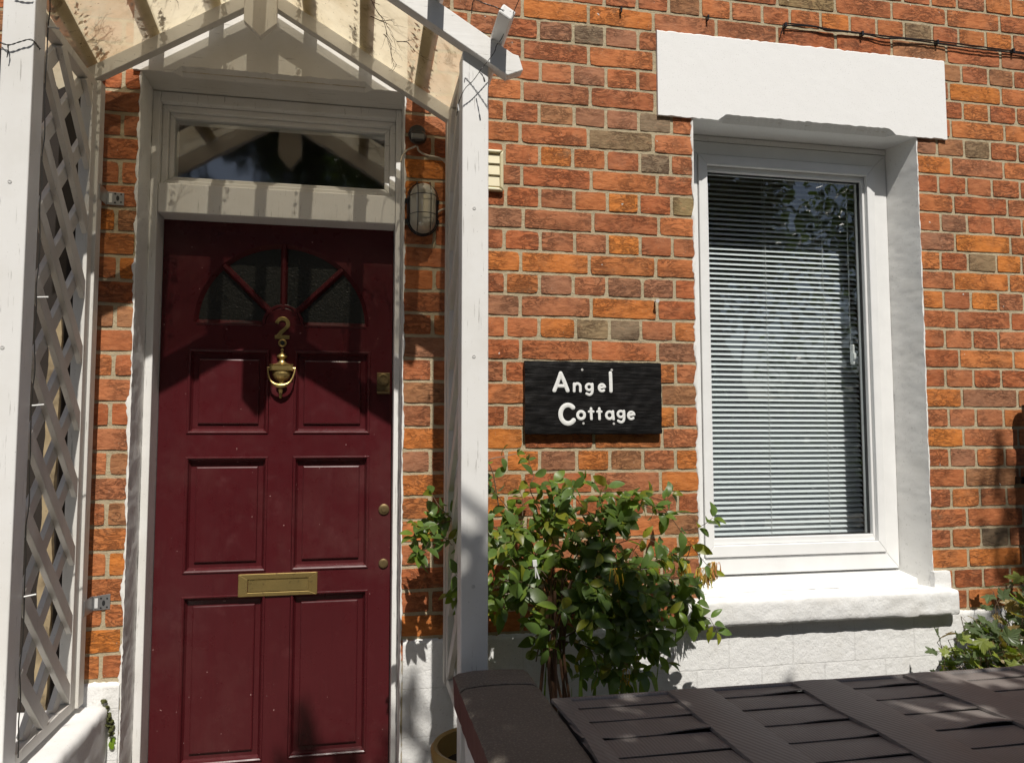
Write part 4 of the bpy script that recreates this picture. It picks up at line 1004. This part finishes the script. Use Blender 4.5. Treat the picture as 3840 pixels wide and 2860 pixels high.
# broad slats that run along the box, with lifted wavy front edges
slits = [-.812, -.868, -.950, -1.042, -1.133, -1.225, -1.318, -1.41, -1.505, -1.62]
m = MB()
for a, (ya, yb) in enumerate(zip(slits, slits[1:])):
    n = 200; vs = []
    for i in range(n+1):
        x = bx0+(bx1-bx0)*i/n
        cell = ((x+1.205) % .311)/.311; lift = max(0, sin(pi*min(1, max(0, (cell-.12)/.72))))
        w_ = nz(x, a*3.1, 0, 2.3); h = .0012+.0065*lift*(.15+max(0, w_+.1)*2.6)
        for yy, zz in ((ya+.004, ZT-.0035), (ya-.004, ZT-.001), ((ya+yb)/2, ZT+.0005), (yb+.006, ZT+h), (yb+.0005, ZT+h-.0006), (yb+.0008, ZT+h-.003)):
            vs.append((x, yy+.0025*nz(x, a, 2, 4), zz))
    m.add(vs, [(i*6+k, i*6+k+1, (i+1)*6+k+1, (i+1)*6+k) for i in range(n) for k in range(5)])
m.build('woven_slats', M['weave'], gb, smooth=True)
bands = [(-1.3265, -1.285), (-1.052, -.941), (-.738, -.615), (-.430, -.307), (-.118, .005), (.193, .316), (.505, .62)]
t = NT('dark_weave_cross'); wv = t.n('ShaderNodeTexWave', wave_type='BANDS', bands_direction='DIAGONAL'); wv.inputs['Scale'].default_value = 34; wv.inputs['Distortion'].default_value = .6; t.l(t.mapv((1, 1.6, 1), (0, 0, .5)), wv.inputs[0])
n_ = t.noise(8, 4); c = t.mix(n_, (.165, .146, .136), (.215, .190, .178)); c = t.mix(t.math('MULTIPLY', wv.outputs[0], .3), c, (.27, .24, .225))
M['weave2'] = t.done(t.pbr(c, .55, t.bump(wv.outputs[0], .45, .0012), 0, .4))
for q, (xa, xb) in enumerate(bands):
    m = MB(); n = 60; vs = []
    for i in range(n+1):
        y = by1+.0-(by1-by0)*i/n; wob = .009*nz(q*5, y, 0, 4.5)
        for x, z in ((xa+wob, ZT+.001), (xa+wob+.0015, ZT+.0065+.003*nz(q, y, 1, 5)), (xa+.02, ZT+.0080), ((xa+xb)/2, ZT+.0082+.0015*nz(q, y, 8, 6)), (xb-.02, ZT+.0068), (xb, ZT+.0035), (xb+.0005, ZT)):
            vs.append((x, y, z))
    m.add(vs, [(i*7+k, (i+1)*7+k, (i+1)*7+k+1, i*7+k+1) for i in range(n) for k in range(6)])
    m.build('woven_band', M['weave2'], gb, smooth=True)
m = MB()
m.tube([(bx0, by1+.004, ZT-.004), (bx1, by1+.004, ZT-.004)], .009, 10); m.build('lid_rim', M['weave'], gb, smooth=True)

pot = empty('glazed_pot', 'mustard glazed round plant pot behind the foot of the right post', 'plant pot')
m = MB(); m.lathe([(.09, .26), (.12, .45), (.135, .62), (.138, .665), (.150, .672), (.153, .695), (.146, .704), (.134, .700), (.128, .66), (.12, .60)], (-1.400, -.33, -.02), 40); m.build('pot', M['pot'], pot, smooth=True)
m = MB(); m.lathe([(.001, .645), (.128, .640), (.001, .638)], (-1.400, -.33, -.02), 30); m.build('soil', M['soil'], pot)

# ================================================================== plants
def leaf(mb, p, d, up, L, W, col, fold=.25, curl=.25, shape=0):
    p = Vector(p); d = Vector(d).normalized(); up = Vector(up); s = d.cross(up)
    if s.length < .05: s = d.cross(Vector((1, .3, .2)))
    s.normalize(); n = s.cross(d).normalized()
    prof = [(0, .04), (.12, .55), (.32, .95), (.52, 1.0), (.74, .72), (.90, .34), (1.0, .0)] if shape == 0 else [(0, .05), (.25, .8), (.5, 1), (.8, .5), (1, 0)]
    C_ = []; vs = []; 
    for u, w_ in prof:
        c = p+d*(L*u)-n*(curl*L*u*u)+n*(.06*L*sin(pi*u))
        if u in (0,): vs.append(c); C_.append((len(vs)-1,))
        elif w_ == 0: vs.append(c); C_.append((len(vs)-1,))
        else:
            h = W/2*w_; vs += [c-s*h+n*(fold*h), c, c+s*h+n*(fold*h)]; C_.append((len(vs)-3, len(vs)-2, len(vs)-1))
    fs = []
    for a, b in zip(C_, C_[1:]):
        if len(a) == 1 and len(b) == 3: fs += [(a[0], b[1], b[0]), (a[0], b[2], b[1])]
        elif len(a) == 3 and len(b) == 3: fs += [(a[0], a[1], b[1], b[0]), (a[1], a[2], b[2], b[1])]
        elif len(a) == 3: fs += [(a[0], a[1], b[0]), (a[1], a[2], b[0])]
    mb.add(vs, fs, 0, col)
R3 = random.Random(11)
def lc(dark=0):
    q = R3.random(); f = R3.uniform(.75, 1.2)
    if q < .10: return (1.7*f, 1.2*f, .6*f)
    if q < .42: return (1.35*f, 1.3*f, .9*f)
    return (.85*f, .92*f, 1.0*f)
hs = empty('honeysuckle', 'bushy green honeysuckle with yellow flower clusters climbing beside the right porch post', 'shrub')
ST = {
 'A1': [(-1.193,-.25,.811),(-1.174,-.26,1.015),(-1.13,-.27,1.157),(-1.057,-.28,1.243),(-1.001,-.29,1.291),(-.979,-.3,1.307)],
 'A2': [(-1.226,-.22,.867),(-1.189,-.208,1.044),(-1.16,-.197,1.179),(-1.183,-.185,1.276),(-1.231,-.173,1.374),(-1.219,-.162,1.42),(-1.232,-.15,1.465)],
 'A3': [(-1.198,-.24,.855),(-1.154,-.236,1.088),(-1.102,-.231,1.206),(-1.04,-.227,1.261),(-.951,-.222,1.328),(-.87,-.218,1.328),(-.806,-.213,1.312),(-.743,-.209,1.234),(-.687,-.204,1.165),(-.64,-.2,1.112)],
 'A4': [(-1.195,-.26,.86),(-1.142,-.25,1.067),(-1.054,-.24,1.157),(-.973,-.23,1.21),(-.873,-.22,1.223),(-.798,-.21,1.186),(-.754,-.2,1.154)],
 'A5': [(-1.189,-.3,.91),(-1.127,-.287,1.05),(-1.031,-.273,1.138),(-.907,-.26,1.14),(-.824,-.247,1.086),(-.748,-.233,1.031),(-.698,-.22,.96)],
 'A6': [(-1.196,-.2,1.003),(-1.263,-.203,1.167),(-1.346,-.207,1.266),(-1.429,-.21,1.3),(-1.51,-.213,1.286),(-1.565,-.217,1.274)],
 'A7': [(-1.478,-.22,1.294),(-1.519,-.22,1.334),(-1.543,-.22,1.374)],
 'A8': [(-1.199,-.28,.959),(-1.264,-.28,1.07),(-1.336,-.28,1.081),(-1.383,-.28,1.037)],
 'A9': [(-1.178,-.32,.952),(-1.072,-.32,1.001),(-.99,-.32,.981),(-.932,-.32,.924)],
 'A10': [(-1.172,-.3,.985),(-1.065,-.3,1.074),(-.965,-.3,1.046),(-.89,-.3,.987),(-.856,-.3,.954)],
 'A11': [(-1.175,-.25,.974),(-1.241,-.25,1.11),(-1.306,-.25,1.191),(-1.362,-.25,1.208),(-1.394,-.25,1.178)],
 'A12': [(-1.179,-.2,1.042),(-1.237,-.2,1.222),(-1.312,-.2,1.329),(-1.362,-.2,1.386)],
 'A13': [(-1.184,-.22,1.087),(-1.2,-.22,1.215),(-1.166,-.22,1.303),(-1.14,-.22,1.36)],
 'A14': [(-1.333,-.18,1.327),(-1.35,-.18,1.426),(-1.363,-.18,1.470),(-1.318,-.18,1.482),(-1.277,-.18,1.490)],
 'A15': [(-1.182,-.34,1.033),(-1.118,-.34,1.107),(-1.036,-.34,1.119),(-.954,-.34,1.092),(-.897,-.34,1.051)],
 'A16': [(-1.18,-.3,.947),(-1.099,-.3,.928),(-1.009,-.3,.876),(-.976,-.3,.813)],
 'A17': [(-1.155,-.3,1.062),(-1.064,-.3,1.16),(-1.039,-.3,1.206),(-1.047,-.3,1.269),(-1.096,-.3,1.334)],
}
sm = MB(); lm = MB()
def leafpair(p, d, L, opp=True, k=0):
    d = Vector(d).normalized(); ax = Vector((R3.gauss(0, 1), R3.gauss(0, 1), R3.gauss(0, 1))); ax = (ax-d*ax.dot(d)).normalized()
    for s in ((1, -1) if opp else (1,)):
        ld = (ax*s+d*R3.uniform(.2, .9)+Vector((0, 0, -.25))).normalized()
        up = Vector((R3.gauss(.1, .5), R3.gauss(-.7, .5), R3.gauss(.9, .4)))
        l = L*R3.uniform(.75, 1.2); leaf(lm, Vector(p)+ld*.004, ld, up, l, l*R3.uniform(.40, .56), lc(), R3.uniform(.1, .45), R3.uniform(-.05, .35))
def run(pts, r, L, gap, sub=.0, k=8):
    P = spline(pts, k); sm.tube(P, [r*(1-.65*i/len(P)) for i in range(len(P))], 6)
    acc = 0; last = P[0]
    tot = sum((b-a).length for a, b in zip(P, P[1:])); s = 0
    for a, b in zip(P, P[1:]):
        s += (b-a).length; acc += (b-a).length
        if acc > gap*R3.uniform(.7, 1.3) and s > tot*.16:
            acc = 0; leafpair(b, b-a, L*(1 if s < tot*.9 else .8))
            if R3.random() < sub:
                d = ((b-a).normalized()+Vector((R3.gauss(0, .7), R3.gauss(-.2, .5), R3.gauss(.25, .6)))).normalized(); q = [b]
                for _ in range(4): d = (d+Vector((R3.gauss(0, .2), R3.gauss(0, .2), R3.gauss(-.05, .2)))).normalized(); q.append(q[-1]+d*R3.uniform(.018, .034))
                if all(v.y < -.03 for v in q):
                    sm.tube(q, [.0014, .0012, .001, .0009, .0007], 5)
                    for a2, b2 in zip(q[1:], q[2:]): leafpair(b2, b2-a2, L*.85)
                    leafpair(q[-1], d, L*.7)
    leafpair(P[-1], P[-1]-P[-2], L*.7); leafpair(P[-1], P[-1]-P[-3], L*.55)
for n_, pts in ST.items():
    thin = n_ in ('A3', 'A4', 'A14', 'A2', 'A7')
    run(pts, .0028 if not thin else .0022, .058 if n_ != 'A14' else .045, .038 if not thin else .05, 0 if n_ in ('A6', 'A14') else (.35 if thin else .75))
# dense heart of the bush
def hull(x, z):   # rough outline of the foliage mass
    return ((x+1.21)/.17)**2+((z-1.12)/.17)**2 < 1 or ((x+1.07)/.18)**2+((z-1.00)/.17)**2 < 1 or ((x+1.36)/.09)**2+((z-1.17)/.15)**2 < 1
c_ = 0
while c_ < 66:
    x = R3.uniform(-1.45, -.86); z = R3.uniform(.80, 1.34); y = R3.uniform(-.42, -.09)
    if not hull(x, z): continue
    if x < -1.38 and y < -.36: continue
    d = Vector((x+1.16, R3.gauss(-.1, .15), z-1.0+R3.gauss(0, .1))).normalized(); q = [Vector((x, y, z))]
    for _ in range(3): d = (d+Vector((R3.gauss(0, .3), R3.gauss(0, .3), R3.gauss(0, .3)))).normalized(); q.append(q[-1]+d*.022)
    sm.tube(q, [.0013, .0011, .0009, .0007], 4)
    for a2, b2 in zip(q, q[1:]): leafpair(b2, b2-a2, .053)
    c_ += 1
# sprig reaching past the post, and whorls of big leaves
for _ in range(15):
    p = Vector((-1.555+R3.gauss(0, .035), -.20+R3.gauss(0, .03), 1.245+R3.gauss(0, .035))); d = Vector((R3.gauss(-.5, .4), R3.gauss(-.2, .3), R3.gauss(.1, .5))).normalized()
    if p.x+d.x*.04 < -1.625: continue
    sm.tube([p-d*.02, p, p+d*.02], .0011, 4); leafpair(p, d, .052); leafpair(p+d*.018, d, .045)
for wx, wy, wz, n_l in ((-.990, -.31, 1.305, 13), (-1.075, -.36, 1.195, 10), (-1.13, -.40, 1.08, 10), (-1.045, -.40, .95, 12), (-.985, -.36, 1.02, 9), (-.90, -.33, .945, 9), (-.86, -.28, 1.09, 7), (-1.30, -.36, 1.10, 8), (-1.01, -.38, 1.12, 9), (-.80, -.26, 1.05, 8), (-.73, -.22, .97, 7)):
    for k in range(n_l):
        a = 2.4*k; q = 1; d = Vector((cos(a)*.9, -.35+R3.gauss(0, .3), sin(a)*.75-.15)).normalized(); l = R3.uniform(.048, .078); q = R3.uniform(.55, .9)
        leaf(lm, Vector((wx, wy, wz))+d*.006+Vector((0, .012*(k/n_l), 0)), d, Vector((R3.gauss(0, .3), -1, R3.gauss(.5, .3))), l, l*R3.uniform(.50, .62), (q, q, q*1.05), R3.uniform(.1, .4), R3.uniform(0, .35))
# woody canes from the ground
cm_ = MB()
for i in range(9):
    x = -1.20+R3.gauss(0, .02); y = -.28+R3.gauss(0, .03)
    P = spline([(x+R3.gauss(0, .02), y, .25), (x+R3.gauss(0, .02), y+R3.gauss(0, .02), .6), (x+R3.gauss(0, .02), y+R3.gauss(0, .02), .9), (x+R3.gauss(.01, .03), y+R3.gauss(0, .03), 1.12)], 5); cm_.tube(P, [.006-.003*i_/len(P) for i_ in range(len(P))], 6)
cm_.tube([(-1.198, -.36, .30), (-1.200, -.35, 1.10)], .0045, 7)
cm_.tube([(-1.25, -.33, .70), (-1.21, -.32, 1.08)], .005, 6)
cm_.build('woody_canes', M['cane'], hs, smooth=True); sm.build('stems', M['stem'], hs, smooth=True)
lm.build('leaves', M['leaf'], hs, smooth=True, attr='lcol')
for cx_, cy_, cz_ in ((-.727, -.20, 1.135), (-.690, -.21, 1.125), (-.650, -.20, 1.120), (-.632, -.20, 1.138), (-1.035, -.40, 1.165), (-.992, -.36, .868)):
    fm = MB()
    for i in range(22 if cx_ > -.9 else 7):
        a = R3.uniform(0, 6.28); o = Vector((cx_+R3.gauss(0, .006), cy_+R3.gauss(0, .006), cz_)); ln = R3.uniform(.022, .060); rr_ = R3.uniform(.002, .019)
        P = [o, o+Vector((cos(a)*.5*rr_, sin(a)*.4*rr_, .001)), o+Vector((cos(a)*.85*rr_, sin(a)*.7*rr_, -.35*ln)), o+Vector((cos(a)*rr_+R3.gauss(0, .002), sin(a)*rr_, -.8*ln)), o+Vector((cos(a)*rr_+R3.gauss(0, .004), sin(a)*rr_, -ln))]
        c = (R3.uniform(.9, 1.3), R3.uniform(.8, 1.2), R3.uniform(.7, 1.6)) if cx_ > -.70 or R3.random() < .5 else (1.25, 1.1, .4)
        fm.tube(spline(P, 2), [.0009, .0009, .0009, .001, .0012, .0018, .0028, .0022, .001], 4, 0, c)
        for k in range(2):
            dd = Vector((R3.gauss(0, 1), R3.gauss(0, 1), -.4)).normalized(); leaf(fm, P[-1], dd, (0, 0, 1), .010, .003, c, .1, .5, 1)
    fm.build('flower_cluster', M['petal'], hs, smooth=True, attr='lcol')
pg = empty('clothes_peg', 'small translucent white plastic peg caught among the honeysuckle leaves', 'peg')
m = MB(); m.bar((-1.281, -.44, 1.205), (-1.279, -.44, 1.187), (1, 0, 0), .012, .006); m.bar((-1.279, -.44, 1.187), (-1.267, -.438, 1.152), (1, 0, 0), .004, .004); m.bar((-1.279, -.44, 1.187), (-1.277, -.438, 1.155), (1, 0, 0), .003, .004); m.build('peg_body', M['clip'], pg, bevel=.001)

# iris leaves between box and wall
ir = empty('iris_clump', 'few upright strap shaped green leaves between the wall and the woven box', 'plant')
m = MB()
for x, y, z1, dx, w_, bend in ((-1.125, -.34, .93, .01, .024, 0), (-1.105, -.33, .90, .045, .022, 0), (-1.235, -.30, .94, .03, .010, 0), (-1.15, -.38, .83, -.005, .012, 0), (-.99, -.36, .86, -.04, .030, 1), (-.955, -.35, .85, .03, .026, 1), (-.93, -.34, .90, .06, .012, 0), (-1.0, -.33, .84, .02, .02, 1)):
    P = []; 
    for i in range(9):
        u = i/8; P.append(Vector((x+dx*u*u, y+.02*u*u, .25+(z1-.25)*u)))
    if bend:
        t_ = P[-1]; P += [t_+Vector((.012, -.005, .002)), t_+Vector((.028, -.01, -.02)), t_+Vector((.036, -.012, -.06)), t_+Vector((.040, -.014, -.11))]
    n = len(P); vs = []
    for i, p in enumerate(P):
        ww = w_/2*(1 if i < n-3 else (n-1-i)/3+.02); vs += [p+Vector((-ww, 0, 0)), p+Vector((0, .003, 0)), p+Vector((ww, 0, 0))]
    m.add(vs, [(i*3+k, i*3+k+1, (i+1)*3+k+1, (i+1)*3+k) for i in range(n-1) for k in range(2)], 0, (1, 1.05, .9))
m.build('strap_leaves', M['leaf'], ir, smooth=True, attr='lcol')

# lobed leaf shrub at the right
cs = empty('lobed_leaf_shrub', 'shrub with jagged lobed yellowing green leaves in front of the plinth at the right', 'shrub')
lm2 = MB(); sm2 = MB()
def lobed(p, d, up, L, col):
    p = Vector(p); d = Vector(d).normalized(); s = d.cross(Vector(up)); s = s.normalized() if s.length > .05 else Vector((1, 0, 0)); n = s.cross(d).normalized()
    out = []
    lobes = [(-125, .48), (-62, .80), (0, 1.0), (62, .80), (125, .48)]
    for i, (a, l) in enumerate(lobes):
        for da, f in ((-27, .62), (-17, .74), (-14, .66), (-7, .92), (-5, .86), (0, 1), (5, .86), (7, .92), (14, .66), (17, .74)): out.append((a+da, l*f))
        if i < 4: out.append((a+31, .40*(l+lobes[i+1][1])/2+.12))
    cup = R3.uniform(-.25, .45); vs = [p]
    for a, r_ in out:
        a = radians(a); x = L*.62*r_*sin(a); y = L*.62*(r_*cos(a))+L*.18; vs.append(p+s*x+d*y+n*(-cup*(x*x+y*y)/L+R3.uniform(-.02, .02)*L+abs(x)*.18))
    vs.append(p+d*L*.18)
    c_i = len(vs)-1; lm2.add(vs, [(c_i, i, i+1) for i in range(1, len(out))]+[(c_i, len(out), 0), (c_i, 0, 1)], 0, col)
def lc2():
    q = R3.random(); f = R3.uniform(.8, 1.15)
    if q < .18: return (1.9*f, 1.15*f, .9*f)
    if q < .40: return (1.5*f, 1.5*f, .7*f)
    return (.75*f, .85*f, .85*f)
for i in range(95):
    x = R3.uniform(.22, .78); y = R3.uniform(-.40, -.10); top = .80+.55*max(0, x-.20)+R3.uniform(-.10, .04)
    top = min(top, 1.12); base = Vector((.40+R3.uniform(-.12, .25), -.25+R3.gauss(0, .03), .25)); tip = Vector((x, y, top)); mid = (base+tip)/2+Vector((R3.gauss(0, .03), 0, .05))
    P = spline([base, mid, tip], 5); sm2.tube(P, [.003-.002*i_/len(P) for i_ in range(len(P))], 5)
    for k in (5, 6, 7, 8, 9, 10):
        p = P[min(k, len(P)-1)]; d = Vector((R3.gauss(-.1, .7), R3.gauss(-.5, .6), R3.gauss(.25, .5))).normalized(); q = p+d*R3.uniform(.02, .04)
        sm2.tube([p, q], .001, 4); lobed(q, (d+Vector((0, 0, -.3))), Vector((R3.gauss(0, .5), R3.gauss(-.6, .5), R3.gauss(.9, .3))), R3.uniform(.055, .082), lc2())
for i in range(40):
    p = Vector((R3.uniform(.19, .40), R3.uniform(-.36, -.14), R3.uniform(.72, .88))); d = Vector((R3.gauss(-.4, .6), R3.gauss(-.5, .5), R3.gauss(.2, .5))).normalized()
    sm2.tube([p-d*.05, p], .001, 4); lobed(p, d, Vector((R3.gauss(0, .4), -.6, .8)), R3.uniform(.04, .06), (1.7, 1.7, .6) if R3.random() < .5 else lc2())
sm2.build('stems', M['stem'], cs, smooth=True); lm2.build('leaves', M['leaf2'], cs, smooth=True, attr='lcol')
w2 = MB(); leaf(w2, (-2.462, -.014, .655), (.2, -.3, -1), (0, -1, .2), .028, .016, (1.6, 1.7, .7)); leaf(w2, (-2.462, -.014, .66), (.7, -.3, -.5), (0, -1, .2), .016, .010, (1.5, 1.6, .7))
tag(w2.build('small_weed', M['leaf'], smooth=True, attr='lcol'), 'tiny bright green weed growing from the crack beside the low white wall', 'weed')

# ================================================================== garden behind the camera (throws the shade, shows in the panes)
def crown(name, label, base, clumps, n, L, seed, group=None, mat='treeleaf', limbs=True):
    rr = random.Random(seed); T = empty(name, label, 'tree', group)
    m = MB(); b = Vector(base); cz = sum(c[2] for c in clumps)/len(clumps); cx_ = sum(c[0] for c in clumps)/len(clumps); cy_ = sum(c[1] for c in clumps)/len(clumps)
    fork = Vector(((b.x+cx_)/2*.4+b.x*.6, (b.y+cy_)/2*.4+b.y*.6, b.z+(cz-b.z)*.55)); m.tube(spline([b, b+Vector((.05, .03, (fork.z-b.z)*.5)), fork], 4), [.11, .10, .095, .09, .085, .08, .075, .07, .065], 9)
    for c in clumps:
        c0 = Vector(c[:3]); m.tube(spline([fork, (fork+c0)/2+Vector((0, 0, .15)), c0], 4), [.05, .045, .04, .035, .03, .025, .02, .015, .01], 6)
    m.build('trunk', M['bark'], T, smooth=True)
    lm_ = MB(); tot = sum(c[3]*c[4]*c[5] for c in clumps)
    for c in clumps:
        k = int(n*c[3]*c[4]*c[5]/tot)+20
        for _ in range(k):
            while True:
                q = Vector((rr.uniform(-1, 1), rr.uniform(-1, 1), rr.uniform(-1, 1)))
                if q.length < 1: break
            p = Vector((c[0]+q.x*c[3], c[1]+q.y*c[4], c[2]+q.z*c[5])); f = rr.uniform(.7, 1.25)*(1.5 if rr.random() < .12 else 1)
            leaf(lm_, p, (rr.gauss(0, 1), rr.gauss(0, 1), rr.gauss(-.2, .7)), (rr.gauss(0, .5), rr.gauss(0, .5), 1), L*rr.uniform(.7, 1.3), L*rr.uniform(.35, .55), (f, f, f*.9), .2, .2, 1)
    lm_.build('crown', M[mat], T, smooth=False, attr='lcol'); return T
sh_cl = []
rs = random.Random(21)
for i in range(34):
    x = rs.uniform(-1.16, 1.35); c = rs.uniform(-1.15, .20); y = rs.uniform(-3.0, -2.66)
    sh_cl.append((x, y, c-1.36*y, .30, .22, .24))
for xx_ in (-1.92, -1.78, -1.64, -1.5, -1.40):
    sh_cl.append((xx_, -2.8, 3.78+rs.uniform(.10, .22), .14, .12, .20)); sh_cl.append((xx_+.05, -2.85, 3.84-.30, .14, .12, .2))
sh_cl += [(-1.40, -2.8, .24+3.81, .12, .12, .18), (-1.30, -2.75, .12+3.74, .18, .15, .16), (-1.25, -2.85, -.15+3.88, .20, .15, .20), (-1.28, -2.8, -.5+3.81, .20, .15, .25), (-1.28, -2.8, -.9+3.81, .20, .15, .25), (-.95, -2.8, .58+3.81, .16, .15, .16), (-.78, -2.8, .42+3.81, .18, .15, .18), (-1.28, -2.8, .33+3.81, .12, .12, .18)]
crown('garden_tree', 'leafy garden tree overhanging from behind the viewer', (.6, -3.9, .25), sh_cl, 13500, .085, 5)
crown('slender_tree', 'slender sparse tree with thin sprays of leaves behind the viewer', (1.6, -3.4, .25), [(.78, -2.75, 4.95, .10, .1, .30), (.70, -2.75, 4.45, .07, .1, .16), (.95, -2.8, 4.3, .16, .12, .2), (1.1, -2.8, 4.1, .2, .12, .2), (-1.80, -2.8, 4.62, .035, .05, .07), (-1.84, -2.8, 4.50, .04, .05, .05), (-1.66, -2.8, 4.50, .05, .05, .04), (-1.50, -2.8, 4.50, .05, .05, .10)], 330, .065, 9)
gk_ = 0
for i, (x, y, h, w_) in enumerate(((-6.5, -7.5, 5.2, 1.9), (-3.2, -8.2, 5.6, 2.0), (.2, -8.0, 5.4, 2.0), (-4.9, -6.4, 4.2, 1.7), (3.2, -6.8, 4.6, 1.7), (6.0, -7.5, 5.6, 2.1), (9.5, -8.5, 5.0, 2.2))):
    rr = random.Random(i+40); cl = []
    for k in range(22 if x < 1 else 11): cl.append((x+rr.uniform(-.7, .7)*w_, y+rr.uniform(-.5, .5)*w_, rr.uniform(1.2, h*(1.5 if x < 1 else 1)), .45*w_, .45*w_, .42*w_))
    crown('background_tree', ('round green tree', 'tall dense tree', 'wide spreading tree', 'nearest broad bushy tree', 'low bright green tree', 'tall right hand tree', 'far right tree')[i]+' across the garden opposite the house', (x, y, .25), cl, 8000 if x < 1 else 3200, .27 if x < 1 else .17, i+60, 'trees across the garden')
fc_ = MB(); fc_.box(-14, 14, -9.9, -9.86, .25, 2.2); tag(fc_.build('garden_fence', M['fence']), 'dark stained timber fence across the garden opposite the house', 'fence')
